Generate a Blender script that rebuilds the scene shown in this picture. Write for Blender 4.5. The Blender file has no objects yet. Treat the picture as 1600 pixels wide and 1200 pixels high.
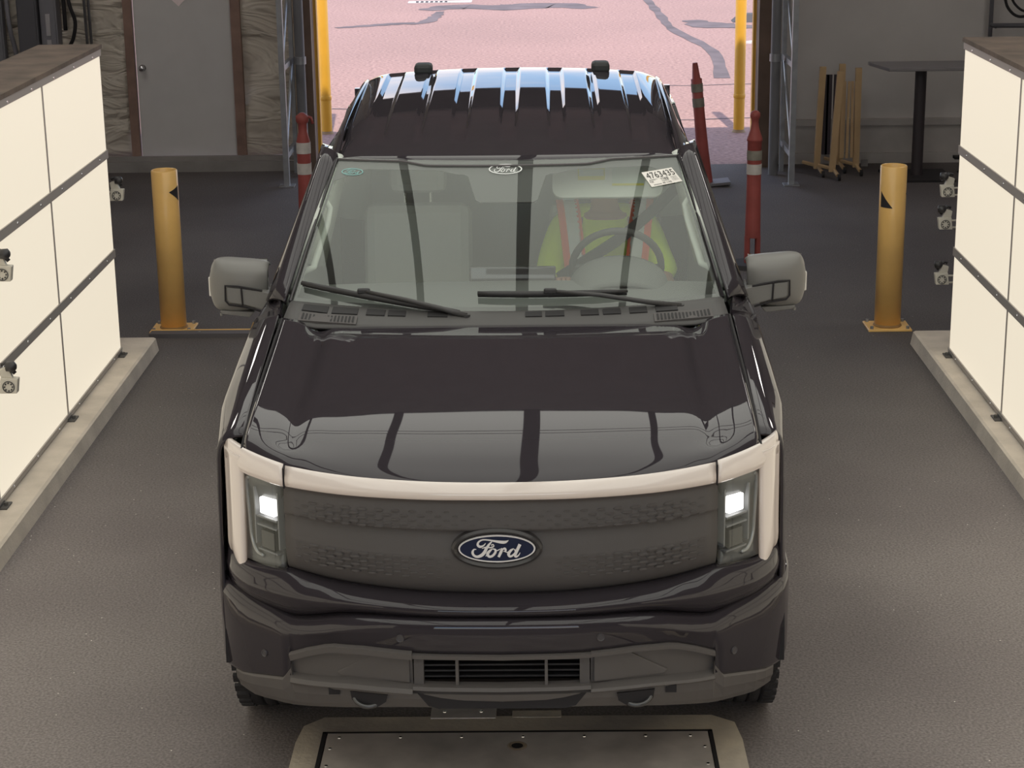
import bpy, bmesh, math, random
import numpy as np
from mathutils import Vector, Matrix
random.seed(7)
S = bpy.context.scene
C = S.collection
PI = math.pi

# ------------------------------------------------------------------ camera, sky, sun, exposure
PITCH, ROLL, YAW, CAM_H = .283532, -.0136054, .0147936, 3.143
Fv = Vector((-math.sin(YAW)*math.cos(PITCH), math.cos(YAW)*math.cos(PITCH), -math.sin(PITCH)))
Rv = Fv.cross(Vector((0, 0, 1))).normalized(); Uv = Rv.cross(Fv)
R2 = Rv*math.cos(ROLL)+Uv*math.sin(ROLL); U2 = Uv*math.cos(ROLL)-Rv*math.sin(ROLL)
cam = bpy.data.cameras.new('camera'); camo = bpy.data.objects.new('camera', cam); C.objects.link(camo)
M = Matrix((R2, U2, -Fv)).transposed().to_4x4(); M.translation = Vector((0, 0, CAM_H)); camo.matrix_world = M
cam.sensor_width = 36; cam.lens = 36*2983.5/1600; cam.clip_end = 500
S.camera = camo
S.view_settings.view_transform = 'Standard'; S.view_settings.look = 'None'
S.view_settings.exposure = 0.0; S.view_settings.gamma = 1.0; S.view_settings.use_curve_mapping = False
SUN_EL, SUN_AZ = math.radians(68), math.radians(0)
w = bpy.data.worlds.new('world'); S.world = w; w.use_nodes = True
nt = w.node_tree; nt.nodes.clear()
sky = nt.nodes.new('ShaderNodeTexSky'); sky.sky_type = 'NISHITA'; sky.sun_disc = False
sky.sun_elevation = SUN_EL; sky.sun_rotation = PI; sky.air_density = 1.0; sky.dust_density = .3; sky.ozone_density = 2
tc = nt.nodes.new('ShaderNodeTexCoord'); mp = nt.nodes.new('ShaderNodeMapping'); mp.inputs['Scale'].default_value = (1, 1, 3.5)
cl = nt.nodes.new('ShaderNodeTexNoise'); cl.inputs['Scale'].default_value = 3.2; cl.inputs['Detail'].default_value = 7
cr = nt.nodes.new('ShaderNodeValToRGB'); cr.color_ramp.elements[0].position = .46; cr.color_ramp.elements[1].position = .66
mx = nt.nodes.new('ShaderNodeMix'); mx.data_type = 'RGBA'; mx.inputs[7].default_value = (6.0, 5.5, 5.6, 1)
bgn = nt.nodes.new('ShaderNodeBackground'); bgn.inputs['Strength'].default_value = .36
wo = nt.nodes.new('ShaderNodeOutputWorld')
nt.links.new(tc.outputs['Generated'], mp.inputs[0]); nt.links.new(mp.outputs[0], cl.inputs['Vector']); nt.links.new(cl.outputs['Fac'], cr.inputs[0])
nt.links.new(cr.outputs[0], mx.inputs[0]); nt.links.new(sky.outputs[0], mx.inputs[6]); nt.links.new(mx.outputs[2], bgn.inputs[0]); nt.links.new(bgn.outputs[0], wo.inputs[0])
sl = bpy.data.lights.new('sun', 'SUN'); sl.energy = 4.7; sl.angle = .009; sl.color = (1, .89, .76)
so = bpy.data.objects.new('sun', sl); C.objects.link(so); so.location = (0, -20, 30)
so.rotation_euler = (PI/2-SUN_EL, 0, math.radians(4))
PANEL_L = .865       # side light walls
FILL_L = 10.0  # strength of the added fill lights at the far end
CEIL_L = 1.42       # overhead light rig

# ------------------------------------------------------------------ materials
def srgb(r, g, b):
    f = lambda c: ((c/255+.055)/1.055)**2.4 if c > 10 else c/255/12.92
    return (f(r), f(g), f(b), 1)
MATS = {}
def mat(name, col, rough=.6, metal=0, coat=0, bump=0, bscale=40, var=0, vscale=4, emit=None, es=0, spec=.5, col2=None, detail=6, ior=1.5):
    if name in MATS: return MATS[name]
    m = bpy.data.materials.new(name); m.use_nodes = True; n = m.node_tree; p = n.nodes['Principled BSDF']
    if len(col) == 3: col = (*col, 1)
    p.inputs['Base Color'].default_value = col; p.inputs['Roughness'].default_value = rough
    p.inputs['Metallic'].default_value = metal; p.inputs['Coat Weight'].default_value = coat; p.inputs['Coat Roughness'].default_value = .02
    p.inputs['Specular IOR Level'].default_value = spec; p.inputs['IOR'].default_value = ior
    t = n.nodes.new('ShaderNodeTexCoord')
    if var or col2:
        no = n.nodes.new('ShaderNodeTexNoise'); no.inputs['Scale'].default_value = vscale; no.inputs['Detail'].default_value = detail
        n.links.new(t.outputs['Object'], no.inputs['Vector'])
        r = n.nodes.new('ShaderNodeValToRGB'); r.color_ramp.elements[0].position = .3; r.color_ramp.elements[1].position = .7
        c2 = col2 or tuple(min(1, c*(1+var)) for c in col[:3])+(1,)
        c1 = col if col2 else tuple(c*(1-var) for c in col[:3])+(1,)
        r.color_ramp.elements[0].color = c1; r.color_ramp.elements[1].color = c2 if len(c2) == 4 else (*c2, 1)
        n.links.new(no.outputs['Fac'], r.inputs[0]); n.links.new(r.outputs[0], p.inputs['Base Color'])
    if bump:
        nb = n.nodes.new('ShaderNodeTexNoise'); nb.inputs['Scale'].default_value = bscale; nb.inputs['Detail'].default_value = 4
        b = n.nodes.new('ShaderNodeBump'); b.inputs['Strength'].default_value = bump; b.inputs['Distance'].default_value = .01
        n.links.new(t.outputs['Object'], nb.inputs['Vector']); n.links.new(nb.outputs['Fac'], b.inputs['Height']); n.links.new(b.outputs[0], p.inputs['Normal'])
    if emit:
        p.inputs['Emission Color'].default_value = (*emit[:3], 1); p.inputs['Emission Strength'].default_value = es
    MATS[name] = m; return m
def glass(name, tint, ior, rough=.0, veil=0):
    m = bpy.data.materials.new(name); m.use_nodes = True; n = m.node_tree; n.nodes.clear()
    tr = n.nodes.new('ShaderNodeBsdfTransparent'); tr.inputs[0].default_value = (*tint, 1)
    g = n.nodes.new('ShaderNodeBsdfGlossy'); g.inputs['Roughness'].default_value = rough; g.inputs[0].default_value = (.95, 1, .96, 1)
    f = n.nodes.new('ShaderNodeFresnel'); ge = n.nodes.new('ShaderNodeNewGeometry')
    iv = n.nodes.new('ShaderNodeMapRange'); iv.inputs['To Min'].default_value = ior; iv.inputs['To Max'].default_value = 1/ior
    n.links.new(ge.outputs['Backfacing'], iv.inputs['Value']); n.links.new(iv.outputs[0], f.inputs[0])
    x = n.nodes.new('ShaderNodeMixShader'); o = n.nodes.new('ShaderNodeOutputMaterial')
    n.links.new(f.outputs[0], x.inputs[0]); n.links.new(tr.outputs[0], x.inputs[1]); n.links.new(g.outputs[0], x.inputs[2]); n.links.new(x.outputs[0], o.inputs[0])
    if veil:   # pale diffuse film painted on as haze, lifting the darks behind the glass
        d = n.nodes.new('ShaderNodeBsdfDiffuse'); d.inputs[0].default_value = (.75, .72, .70, 1); y = n.nodes.new('ShaderNodeMixShader'); y.inputs[0].default_value = veil
        n.links.new(x.outputs[0], y.inputs[1]); n.links.new(d.outputs[0], y.inputs[2]); n.links.new(y.outputs[0], o.inputs[0])
    return m
PAINT = mat('black_paint', (.037, .032, .038), .6, coat=1.0, spec=0)
PLASTIC = mat('black_plastic', (.098, .090, .088), .62, bump=.12, bscale=500)
GREYPL = mat('grey_trim_plastic', (.115, .105, .10), .55, bump=.1, bscale=500)
DARK = mat('dark_void', (.016, .014, .016), .8)
GLOSSB = mat('gloss_black_plastic', (.026, .023, .026), .6, coat=1, spec=0)
CHROME = mat('satin_chrome', (.62, .62, .63), .22, metal=1)
STEEL = mat('galvanised_steel', (.34, .345, .36), .45, metal=.7, var=.12, vscale=12)
ALU = mat('aluminium_extrusion', (.42, .385, .355), .5, metal=.2)
LBAR = mat('light_bar_lens', (.60, .56, .53), .18, coat=.8, emit=(1, .76, .58), es=.16)
RUBBER = mat('tyre_rubber', (.028, .026, .027), .75, bump=.3, bscale=120)
RIM = mat('wheel_alloy', (.20, .20, .21), .3, metal=.9)
GLASS = glass('windscreen_glass', (.95, 1.0, .96), 1.80, veil=.026)
SGLASS = glass('side_glass', (.93, .98, .95), 1.5)
PRIVG = glass('privacy_glass', (.25, .27, .26), 1.6)
LENSG = glass('lamp_lens_glass', (.90, .92, .92), 1.5)
INTER = mat('grey_interior', (.42, .43, .41), .8, bump=.1, bscale=200)
SEATM = mat('seat_cloth', (.50, .51, .48), .9, bump=.2, bscale=300)
LIGHTI = mat('pale_headliner', (.62, .65, .60), .85)
DASHM = mat('dashboard_vinyl', (.10, .102, .098), .7, bump=.15, bscale=300)

# ------------------------------------------------------------------ mesh helpers
def link(name, me, m=None, parent=None, smooth=False, solid=0, bev=0, offset=-1):
    o = bpy.data.objects.new(name, me); C.objects.link(o)
    if m is not None:
        for mm in (m if isinstance(m, (list, tuple)) else [m]): me.materials.append(mm)
    if parent: o.parent = parent
    if smooth: me.polygons.foreach_set('use_smooth', [True]*len(me.polygons))
    if solid:
        s = o.modifiers.new('solidify', 'SOLIDIFY'); s.thickness = solid; s.offset = offset
    if bev:
        b = o.modifiers.new('bevel', 'BEVEL'); b.width = bev; b.segments = 2; b.limit_method = 'ANGLE'
    return o
def pyd(name, v, f, m=None, parent=None, **k):
    me = bpy.data.meshes.new(name); me.from_pydata([tuple(map(float, q)) for q in v], [], f); me.update()
    return link(name, me, m, parent, **k)
def empty(name, loc=(0, 0, 0), rz=0):
    o = bpy.data.objects.new(name, None); C.objects.link(o); o.location = loc; o.rotation_euler = (0, 0, rz); o.empty_display_size = .1
    return o
def tag(o, label=None, cat=None, group=None, kind=None):
    if label: o['label'] = label
    if cat: o['category'] = cat
    if group: o['group'] = group
    if kind: o['kind'] = kind
    return o
def copy_tree(o, parent=None):
    c = o.copy(); C.objects.link(c); c.parent = parent
    for ch in o.children: copy_tree(ch, c)
    return c
class MB:
    def __init__(s): s.v = []; s.f = []
    def add(s, v, f):
        n = len(s.v); s.v += [tuple(map(float, q)) for q in v]; s.f += [tuple(i+n for i in g) for g in f]; return s
    def box(s, x0, x1, y0, y1, z0, z1):
        v = [(x, y, z) for x in (x0, x1) for y in (y0, y1) for z in (z0, z1)]
        return s.add(v, [(0, 1, 3, 2), (4, 6, 7, 5), (0, 4, 5, 1), (2, 3, 7, 6), (0, 2, 6, 4), (1, 5, 7, 3)])
    def rbox(s, c, size, rot=None):
        h = [q/2 for q in size]; R = rot or Matrix.Identity(3)
        v = [Vector(c)+R@Vector((x*h[0], y*h[1], z*h[2])) for x in (-1, 1) for y in (-1, 1) for z in (-1, 1)]
        return s.add(v, [(0, 1, 3, 2), (4, 6, 7, 5), (0, 4, 5, 1), (2, 3, 7, 6), (0, 2, 6, 4), (1, 5, 7, 3)])
    def tube(s, pts, r, n=8, cap=True):
        pts = [Vector(p) for p in pts]; rr = r if isinstance(r, (list, tuple)) else [r]*len(pts)
        base = len(s.v); up = None
        for i, p in enumerate(pts):
            d = (pts[min(i+1, len(pts)-1)]-pts[max(i-1, 0)]).normalized()
            if up is None: up = d.orthogonal().normalized()
            a = (up-d*up.dot(d)).normalized(); up = a; b = d.cross(a)
            for k in range(n):
                t = 2*PI*k/n; s.v.append(tuple(p+(a*math.cos(t)+b*math.sin(t))*rr[i]))
        for i in range(len(pts)-1):
            for k in range(n):
                q = base+i*n; s.f.append((q+k, q+(k+1) % n, q+n+(k+1) % n, q+n+k))
        if cap:
            s.f.append(tuple(base+k for k in range(n))[::-1]); s.f.append(tuple(base+(len(pts)-1)*n+k for k in range(n)))
        return s
    def lathe(s, prof, c=(0, 0, 0), axis='z', n=24):
        base = len(s.v)
        for r, h in prof:
            for k in range(n):
                t = 2*PI*k/n; a, b = r*math.cos(t), r*math.sin(t)
                s.v.append({'z': (c[0]+a, c[1]+b, c[2]+h), 'x': (c[0]+h, c[1]+a, c[2]+b), 'y': (c[0]+a, c[1]+h, c[2]+b)}[axis])
        for i in range(len(prof)-1):
            for k in range(n):
                q = base+i*n; s.f.append((q+k, q+(k+1) % n, q+n+(k+1) % n, q+n+k))
        return s
    def prism(s, poly, f0, f1):
        """poly: list of 2-D points, f0/f1 map a point to 3-D for the two ends"""
        n = len(poly); v = [f0(*p) for p in poly]+[f1(*p) for p in poly]
        f = [tuple(range(n))[::-1], tuple(range(n, 2*n))]+[(i, (i+1) % n, n+(i+1) % n, n+i) for i in range(n)]
        return s.add(v, f)
    def build(s, name, m=None, parent=None, **k): return pyd(name, s.v, s.f, m, parent, **k)
def recalc(o):
    bm = bmesh.new(); bm.from_mesh(o.data); bmesh.ops.recalc_face_normals(bm, faces=bm.faces); bm.to_mesh(o.data); bm.free(); return o
def cr1(P, n):
    """Catmull-Rom through the rows of P (k x ... ) with n steps per span"""
    P = np.asarray(P, float); out = []
    Q = np.concatenate([[2*P[0]-P[1]], P, [2*P[-1]-P[-2]]])
    for i in range(len(P)-1):
        a, b, c, d = Q[i:i+4]
        for k in range(n):
            t = k/n; out.append(.5*((2*b)+(-a+c)*t+(2*a-5*b+4*c-d)*t*t+(-a+3*b-3*c+d)*t**3))
    out.append(P[-1]); return np.array(out)
def surf(ctrl, nu=4, nv=4):
    P = np.array(ctrl, float)
    A = cr1(P, nu) if nu > 1 else P
    B = cr1(A.transpose(1, 0, 2), nv).transpose(1, 0, 2) if nv > 1 else A
    return B
def mirror_rows(rows):
    return [[(-x, y, z) for x, y, z in reversed(r) if x > 1e-6]+list(r) for r in rows]
def gridmesh(name, G, m, parent=None, flip=False, **k):
    a, b = G.shape[:2]; v = G.reshape(-1, 3).tolist()
    f = [(i*b+j, i*b+j+1, (i+1)*b+j+1, (i+1)*b+j) for i in range(a-1) for j in range(b-1)]
    if flip: f = [q[::-1] for q in f]
    k.setdefault('smooth', True)
    return pyd(name, v, f, m, parent, **k)
def sided(G, s):
    G = G.copy(); G[..., 0] *= s; return G
def ribbon(mb, pts, mapf, nsub=5, end=4):
    """flat calligraphic stroke: pts of (u, v, width)"""
    P = cr1(np.array(pts, float), nsub); n = len(P); L = []; Rr = []
    for i in range(n):
        d = P[min(i+1, n-1), :2]-P[max(i-1, 0), :2]; l = math.hypot(*d) or 1
        nx, ny = -d[1]/l, d[0]/l; w_ = P[i, 2]/2
        L.append((P[i, 0]+nx*w_, P[i, 1]+ny*w_)); Rr.append((P[i, 0]-nx*w_, P[i, 1]-ny*w_))
    v = [mapf(*q) for q in L]+[mapf(*q) for q in Rr]
    mb.add(v, [(i, i+1, n+i+1, n+i) for i in range(n-1)])
def text_mesh(body, size=1.0, align='CENTER'):
    cu = bpy.data.curves.new('lettering', 'FONT'); cu.body = body; cu.size = size; cu.align_x = align; cu.align_y = 'CENTER'; cu.resolution_u = 3
    o = bpy.data.objects.new('lettering', cu); C.objects.link(o); dg = bpy.context.evaluated_depsgraph_get()
    me = bpy.data.meshes.new_from_object(o.evaluated_get(dg)); v = [tuple(p.co) for p in me.vertices]; f = [tuple(p.vertices) for p in me.polygons]
    bpy.data.objects.remove(o); bpy.data.curves.remove(cu); bpy.data.meshes.remove(me); return v, f

# ================================================================== THE SETTING
def asphalt(name, c1, c2, speck, sc=1.0):
    m = bpy.data.materials.new(name); m.use_nodes = True; n = m.node_tree; p = n.nodes['Principled BSDF']; p.inputs['Roughness'].default_value = .85
    p.inputs['Specular IOR Level'].default_value = .25
    t = n.nodes.new('ShaderNodeTexCoord')
    def noise(s, d=6): 
        q = n.nodes.new('ShaderNodeTexNoise'); q.inputs['Scale'].default_value = s; q.inputs['Detail'].default_value = d; n.links.new(t.outputs['Object'], q.inputs['Vector']); return q
    a = noise(.55*sc, 8); r = n.nodes.new('ShaderNodeValToRGB'); r.color_ramp.elements[0].position = .32; r.color_ramp.elements[1].position = .68
    r.color_ramp.elements[0].color = c1; r.color_ramp.elements[1].color = c2; n.links.new(a.outputs['Fac'], r.inputs[0])
    g = noise(95 if name == 'indoor_asphalt' else 22, 5); gm = n.nodes.new('ShaderNodeMix'); gm.data_type = 'RGBA'; gm.blend_type = 'MULTIPLY'; gm.inputs[0].default_value = .55
    gr = n.nodes.new('ShaderNodeValToRGB'); gr.color_ramp.elements[0].color = (.45, .45, .45, 1); gr.color_ramp.elements[1].color = (1.6, 1.6, 1.6, 1); gr.color_ramp.elements[0].position = .3; gr.color_ramp.elements[1].position = .7
    n.links.new(g.outputs['Fac'], gr.inputs[0]); n.links.new(r.outputs[0], gm.inputs[6]); n.links.new(gr.outputs[0], gm.inputs[7])
    v = n.nodes.new('ShaderNodeTexVoronoi'); v.inputs['Scale'].default_value = 14; n.links.new(t.outputs['Object'], v.inputs['Vector'])
    vr = n.nodes.new('ShaderNodeValToRGB'); vr.color_ramp.elements[0].position = .0; vr.color_ramp.elements[0].color = (1, 1, 1, 1); vr.color_ramp.elements[1].position = .055; vr.color_ramp.elements[1].color = (0, 0, 0, 1)
    n.links.new(v.outputs['Distance'], vr.inputs[0])
    sm = n.nodes.new('ShaderNodeMix'); sm.data_type = 'RGBA'; sm.inputs[7].default_value = speck
    ma = n.nodes.new('ShaderNodeMath'); ma.operation = 'MULTIPLY'; n2 = noise(3.1, 2); nr = n.nodes.new('ShaderNodeValToRGB'); nr.color_ramp.elements[0].position = .46; nr.color_ramp.elements[1].position = .52
    n.links.new(n2.outputs['Fac'], nr.inputs[0]); n.links.new(vr.outputs[0], ma.inputs[0]); n.links.new(nr.outputs[0], ma.inputs[1]); n.links.new(ma.outputs[0], sm.inputs[0])
    n.links.new(gm.outputs[2], sm.inputs[6]); last = sm.outputs[2]
    if name == 'indoor_asphalt':   # painted light falloff and truck shade on dusty, oily paving; paler towards kerbs
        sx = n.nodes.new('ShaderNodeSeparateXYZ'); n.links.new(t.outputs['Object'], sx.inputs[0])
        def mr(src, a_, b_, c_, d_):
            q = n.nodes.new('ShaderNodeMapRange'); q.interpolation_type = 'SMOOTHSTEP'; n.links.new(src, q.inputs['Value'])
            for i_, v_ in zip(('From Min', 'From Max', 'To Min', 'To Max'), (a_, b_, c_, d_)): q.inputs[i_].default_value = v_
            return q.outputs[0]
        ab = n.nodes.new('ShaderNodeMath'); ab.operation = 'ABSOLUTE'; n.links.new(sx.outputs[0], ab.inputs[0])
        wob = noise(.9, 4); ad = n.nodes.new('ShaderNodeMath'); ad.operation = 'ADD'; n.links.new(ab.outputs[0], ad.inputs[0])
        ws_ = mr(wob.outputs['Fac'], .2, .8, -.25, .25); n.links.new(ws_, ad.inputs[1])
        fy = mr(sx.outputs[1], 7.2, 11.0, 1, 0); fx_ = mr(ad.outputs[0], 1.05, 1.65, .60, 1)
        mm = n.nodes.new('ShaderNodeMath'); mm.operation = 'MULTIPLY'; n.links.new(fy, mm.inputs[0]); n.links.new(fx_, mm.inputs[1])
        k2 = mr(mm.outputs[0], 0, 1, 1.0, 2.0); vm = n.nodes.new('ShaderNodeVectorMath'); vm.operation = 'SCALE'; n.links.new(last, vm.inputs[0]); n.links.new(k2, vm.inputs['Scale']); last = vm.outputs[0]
    n.links.new(last, p.inputs['Base Color'])
    b = n.nodes.new('ShaderNodeBump'); b.inputs['Strength'].default_value = .5; b.inputs['Distance'].default_value = .006; n.links.new(g.outputs['Fac'], b.inputs['Height']); n.links.new(b.outputs[0], p.inputs['Normal'])
    return m
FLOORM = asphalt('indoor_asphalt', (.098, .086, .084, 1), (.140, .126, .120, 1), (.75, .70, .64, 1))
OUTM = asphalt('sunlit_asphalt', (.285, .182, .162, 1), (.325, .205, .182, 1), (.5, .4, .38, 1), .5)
def plane(name, x0, x1, y0, y1, z, m, thick=.1):
    return tag(MB().box(x0, x1, y0, y1, z-thick, z).build(name, m), kind='structure')
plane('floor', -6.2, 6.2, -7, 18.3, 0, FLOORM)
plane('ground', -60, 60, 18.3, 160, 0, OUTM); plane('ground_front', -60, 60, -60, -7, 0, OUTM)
CONC = mat('kerb_concrete', (.61, .54, .46), .85, bump=.4, bscale=60, var=.14, vscale=5)
WALLW = mat('white_wall_sheet', (.52, .49, .47), .7, bump=.15, bscale=3, var=.06, vscale=2)
FABRIC = None
def fabric_mat():
    m = mat('wrinkled_tarpaulin', (.60, .54, .46), .55, var=.12, vscale=2)
    n = m.node_tree; p = n.nodes['Principled BSDF']; t = n.nodes.new('ShaderNodeTexCoord'); mp_ = n.nodes.new('ShaderNodeMapping'); mp_.inputs['Rotation'].default_value = (0, .7, 0); mp_.inputs['Scale'].default_value = (1, 1, 3)
    wv = n.nodes.new('ShaderNodeTexNoise'); wv.inputs['Scale'].default_value = 1.6; wv.inputs['Detail'].default_value = 3; wv.inputs['Distortion'].default_value = 1.2
    b = n.nodes.new('ShaderNodeBump'); b.inputs['Strength'].default_value = 1; b.inputs['Distance'].default_value = .12
    n.links.new(t.outputs['Object'], mp_.inputs[0]); n.links.new(mp_.outputs[0], wv.inputs['Vector']); n.links.new(wv.outputs['Fac'], b.inputs['Height']); n.links.new(b.outputs[0], p.inputs['Normal']); return m
FABRIC = fabric_mat()
DARKW = mat('pale_tent_fabric', (.50, .47, .46), .8, var=.05)
HEADW = mat('dark_header_sheet', (.12, .11, .11), .8, var=.1)
OPEN_H = 4.3
# wrinkled fabric on the back wall, left of the opening: real folds
def folds(name, x0, x1, y, z0, z1, amp=.05, ang=.9, seed=0):
    nx, nz = max(8, int((x1-x0)/.05)), int((z1-z0)/.07); v = []
    for j in range(nz+1):
        for i in range(nx+1):
            x = x0+(x1-x0)*i/nx; z = z0+(z1-z0)*j/nz
            q = x*ang+z*.9+seed; e = x*1.1-z*.75+seed; d = amp*(math.sin(e*6.5+.8*math.sin(z*1.7+x*2))*.7+.25*math.sin(e*15+1.5*math.sin(q*3))+.15*math.sin(z*7-x*9+seed))
            v.append((x, y+d, z))
    f = [(j*(nx+1)+i, j*(nx+1)+i+1, (j+1)*(nx+1)+i+1, (j+1)*(nx+1)+i) for j in range(nz) for i in range(nx)]
    o = pyd(name, v, f, FABRIC, smooth=True, solid=.02); return tag(o, kind='structure')
folds('wall_back_left', -6.2, -3.92, 18.38, .12, 5.2, .05, 1.2)
folds('wall_back_left_strip', -2.86, -2.22, 18.40, .12, 5.2, .04, 1.6, 2.)
tag(MB().box(-3.92, -2.86, 18.42, 18.46, 2.2, 5.2).build('wall_back_over_door', WALLW), kind='structure')
tag(MB().box(2.2, 6.2, 18.35, 18.45, 0, 5.2).build('wall_back_right', WALLW), kind='structure')
tag(MB().box(-2.22, 2.2, 18.38, 18.5, OPEN_H, 5.2).build('wall_back_header', HEADW), kind='structure')
tag(MB().box(-6.3, -6.2, -7, 18.5, 0, 5.2).build('wall_left', DARKW), kind='structure')
tag(MB().box(6.2, 6.3, -7, 18.5, 0, 5.2).build('wall_right', DARKW), kind='structure')
tag(MB().box(-6.3, -3.2, -7.1, -7, 0, 5.2).box(3.2, 6.3, -7.1, -7, 0, 5.2).box(-3.2, 3.2, -7.1, -7, 4.4, 5.2).build('wall_front', DARKW), kind='structure')
tag(MB().box(-6.3, 6.3, -7.1, 18.5, 5.2, 5.3).build('ceiling', DARKW), kind='structure')
TRIMG = mat('grey_base_board', (.28, .26, .25), .7, var=.15)
tag(MB().box(-6.1, -2.25, 18.18, 18.27, 0, .10).box(-6.1, -2.25, 18.24, 18.30, .10, .14).build('baseboard_left', TRIMG), kind='structure')
tag(MB().box(2.3, 6.1, 18.25, 18.35, 0, .10).box(2.3, 6.1, 18.29, 18.35, .10, .36).box(2.3, 6.1, 18.27, 18.35, .36, .42).build('baseboard_right', mat('pale_base_board', (.42, .39, .37), .7, var=.1)), kind='structure')
# door in the back wall
WOOD = mat('brown_timber', (.26, .165, .13), .7, bump=.2, bscale=30, var=.25, vscale=5)
DOORM = mat('white_door_paint', (.60, .58, .57), .55, var=.03)
dr = empty('door_1', (-3.365, 18.38, 0)); tag(dr, kind='structure')
MB().box(-.46, .46, -.02, .02, .13, 2.15).build('door_leaf', DOORM, dr, bev=.004)
k = MB().lathe([(0, -.075), (.022, -.075), (.030, -.06), (.028, -.04), (.012, -.03), (.012, -.015), (.032, -.013), (.032, 0)], (-.40, -.02, .98), 'y', 16).build('door_knob', CHROME, dr, smooth=True)
MB().box(-.55, -.47, -.06, .02, .1, 2.25).build('door_frame_post', WOOD, dr)
MB().box(.47, .56, -.06, .02, .1, 2.25).build('door_frame_post', WOOD, dr)
MB().box(-.47, .47, -.06, .02, 2.16, 2.25).build('door_frame_head', WOOD, dr)
MB().prism([(0, -.12), (.12, 0), (0, .12), (-.12, 0)], lambda a, b: (-.02+a, -.024, 1.675+b), lambda a, b: (-.02+a, -.030, 1.675+b)).build('warning_placard', mat('white_placard', (.95, .82, .82), .5), dr)
for i, (x, s) in enumerate(((-2.19, -1), (2.17, 1))):
    t = empty('door_post', (x, 18.1, 0)); tag(t, ('brown and yellow steel jamb at the left edge of the exit' if s < 0 else 'brown and yellow steel jamb at the right edge of the exit'), 'post')
    MB().box(-.08, .08, 0, .22, 0, 4.2).build('post_body', mat('rust_brown_steel', (.14, .09, .065), .6, var=.3, vscale=3), t)
    MB().box(-s*.08-(.03 if s < 0 else 0)+(.03 if s < 0 else -.03), -s*.08+(.03 if s < 0 else 0), .225, .32, 0, 4.2).build('yellow_edge', mat('safety_yellow', (.75, .40, .035), .45, var=.06), t)
YEL = MATS['safety_yellow']
# lattice truss frames beside the opening
def lattice(x, y, s, label):
    t = empty('lattice_frame', (x, y, 0)); tag(t, label, 'frame', None)
    MB().box(-.025, .025, -.03, .03, 0, 4.4).build('upright', STEEL, t)
    MB().box(-.02, .02, .70, .75, 0, 4.4).build('upright', STEEL, t)
    for z in (.25, 1.05, 1.85, 2.65, 3.45):
        MB().box(-.018, .018, .03, .70, z, z+.05).build('rung', STEEL, t)
        MB().tube([(0, .03, z+.05), (0, .70, z+.80)], .014, 6).build('brace', STEEL, t)
    MB().box(-.07, .07, -.07, .07, 0, .012).build('foot_plate', STEEL, t)
    return t
lattice(-2.30, 17.36, 1, 'grey steel lattice frame at the left of the exit opening')
lattice(2.30, 17.15, -1, 'grey steel lattice frame at the right of the exit opening')
for x, yy, lab in ((-2.20, 17.72, 'grey steel pipe upright left of the exit behind the lattice frame'), (2.20, 17.50, 'grey steel pipe upright right of the exit behind the lattice frame')):
    t = empty('pipe_post', (x, yy+.2, 0)); tag(t, lab, 'post')
    MB().lathe([(.045, 0), (.045, 4.3)], n=16).build('pipe', mat('grey_painted_pipe', (.16, .16, .17), .5), t, smooth=True)
    for z in (1.05,): MB().lathe([(.045, z), (.055, z), (.055, z+.07), (.045, z+.07)], n=16).build('collar', STEEL, t, smooth=False)
# concrete kerbs carrying the light walls
def kerb(name, s, xo, xi, y1):
    v = []
    pr = [(xo, 0), (xi+.03*s*-1*-1, 0), (xi-.0*s, 0)]
    G = [(xo, 0), (xi, 0), (xi+.015*s, .078), (xi+.03*s, .085), (xo, .085)]
    mb = MB(); mb.prism(G, lambda a, b: (a, -2, b), lambda a, b: (a, y1, b)); return tag(mb.build(name, CONC), kind='structure')
kerb('trim_1', -1, -2.95, -2.40, 11.62); kerb('trim_2', 1, 2.90, 2.33, 11.6)

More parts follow.
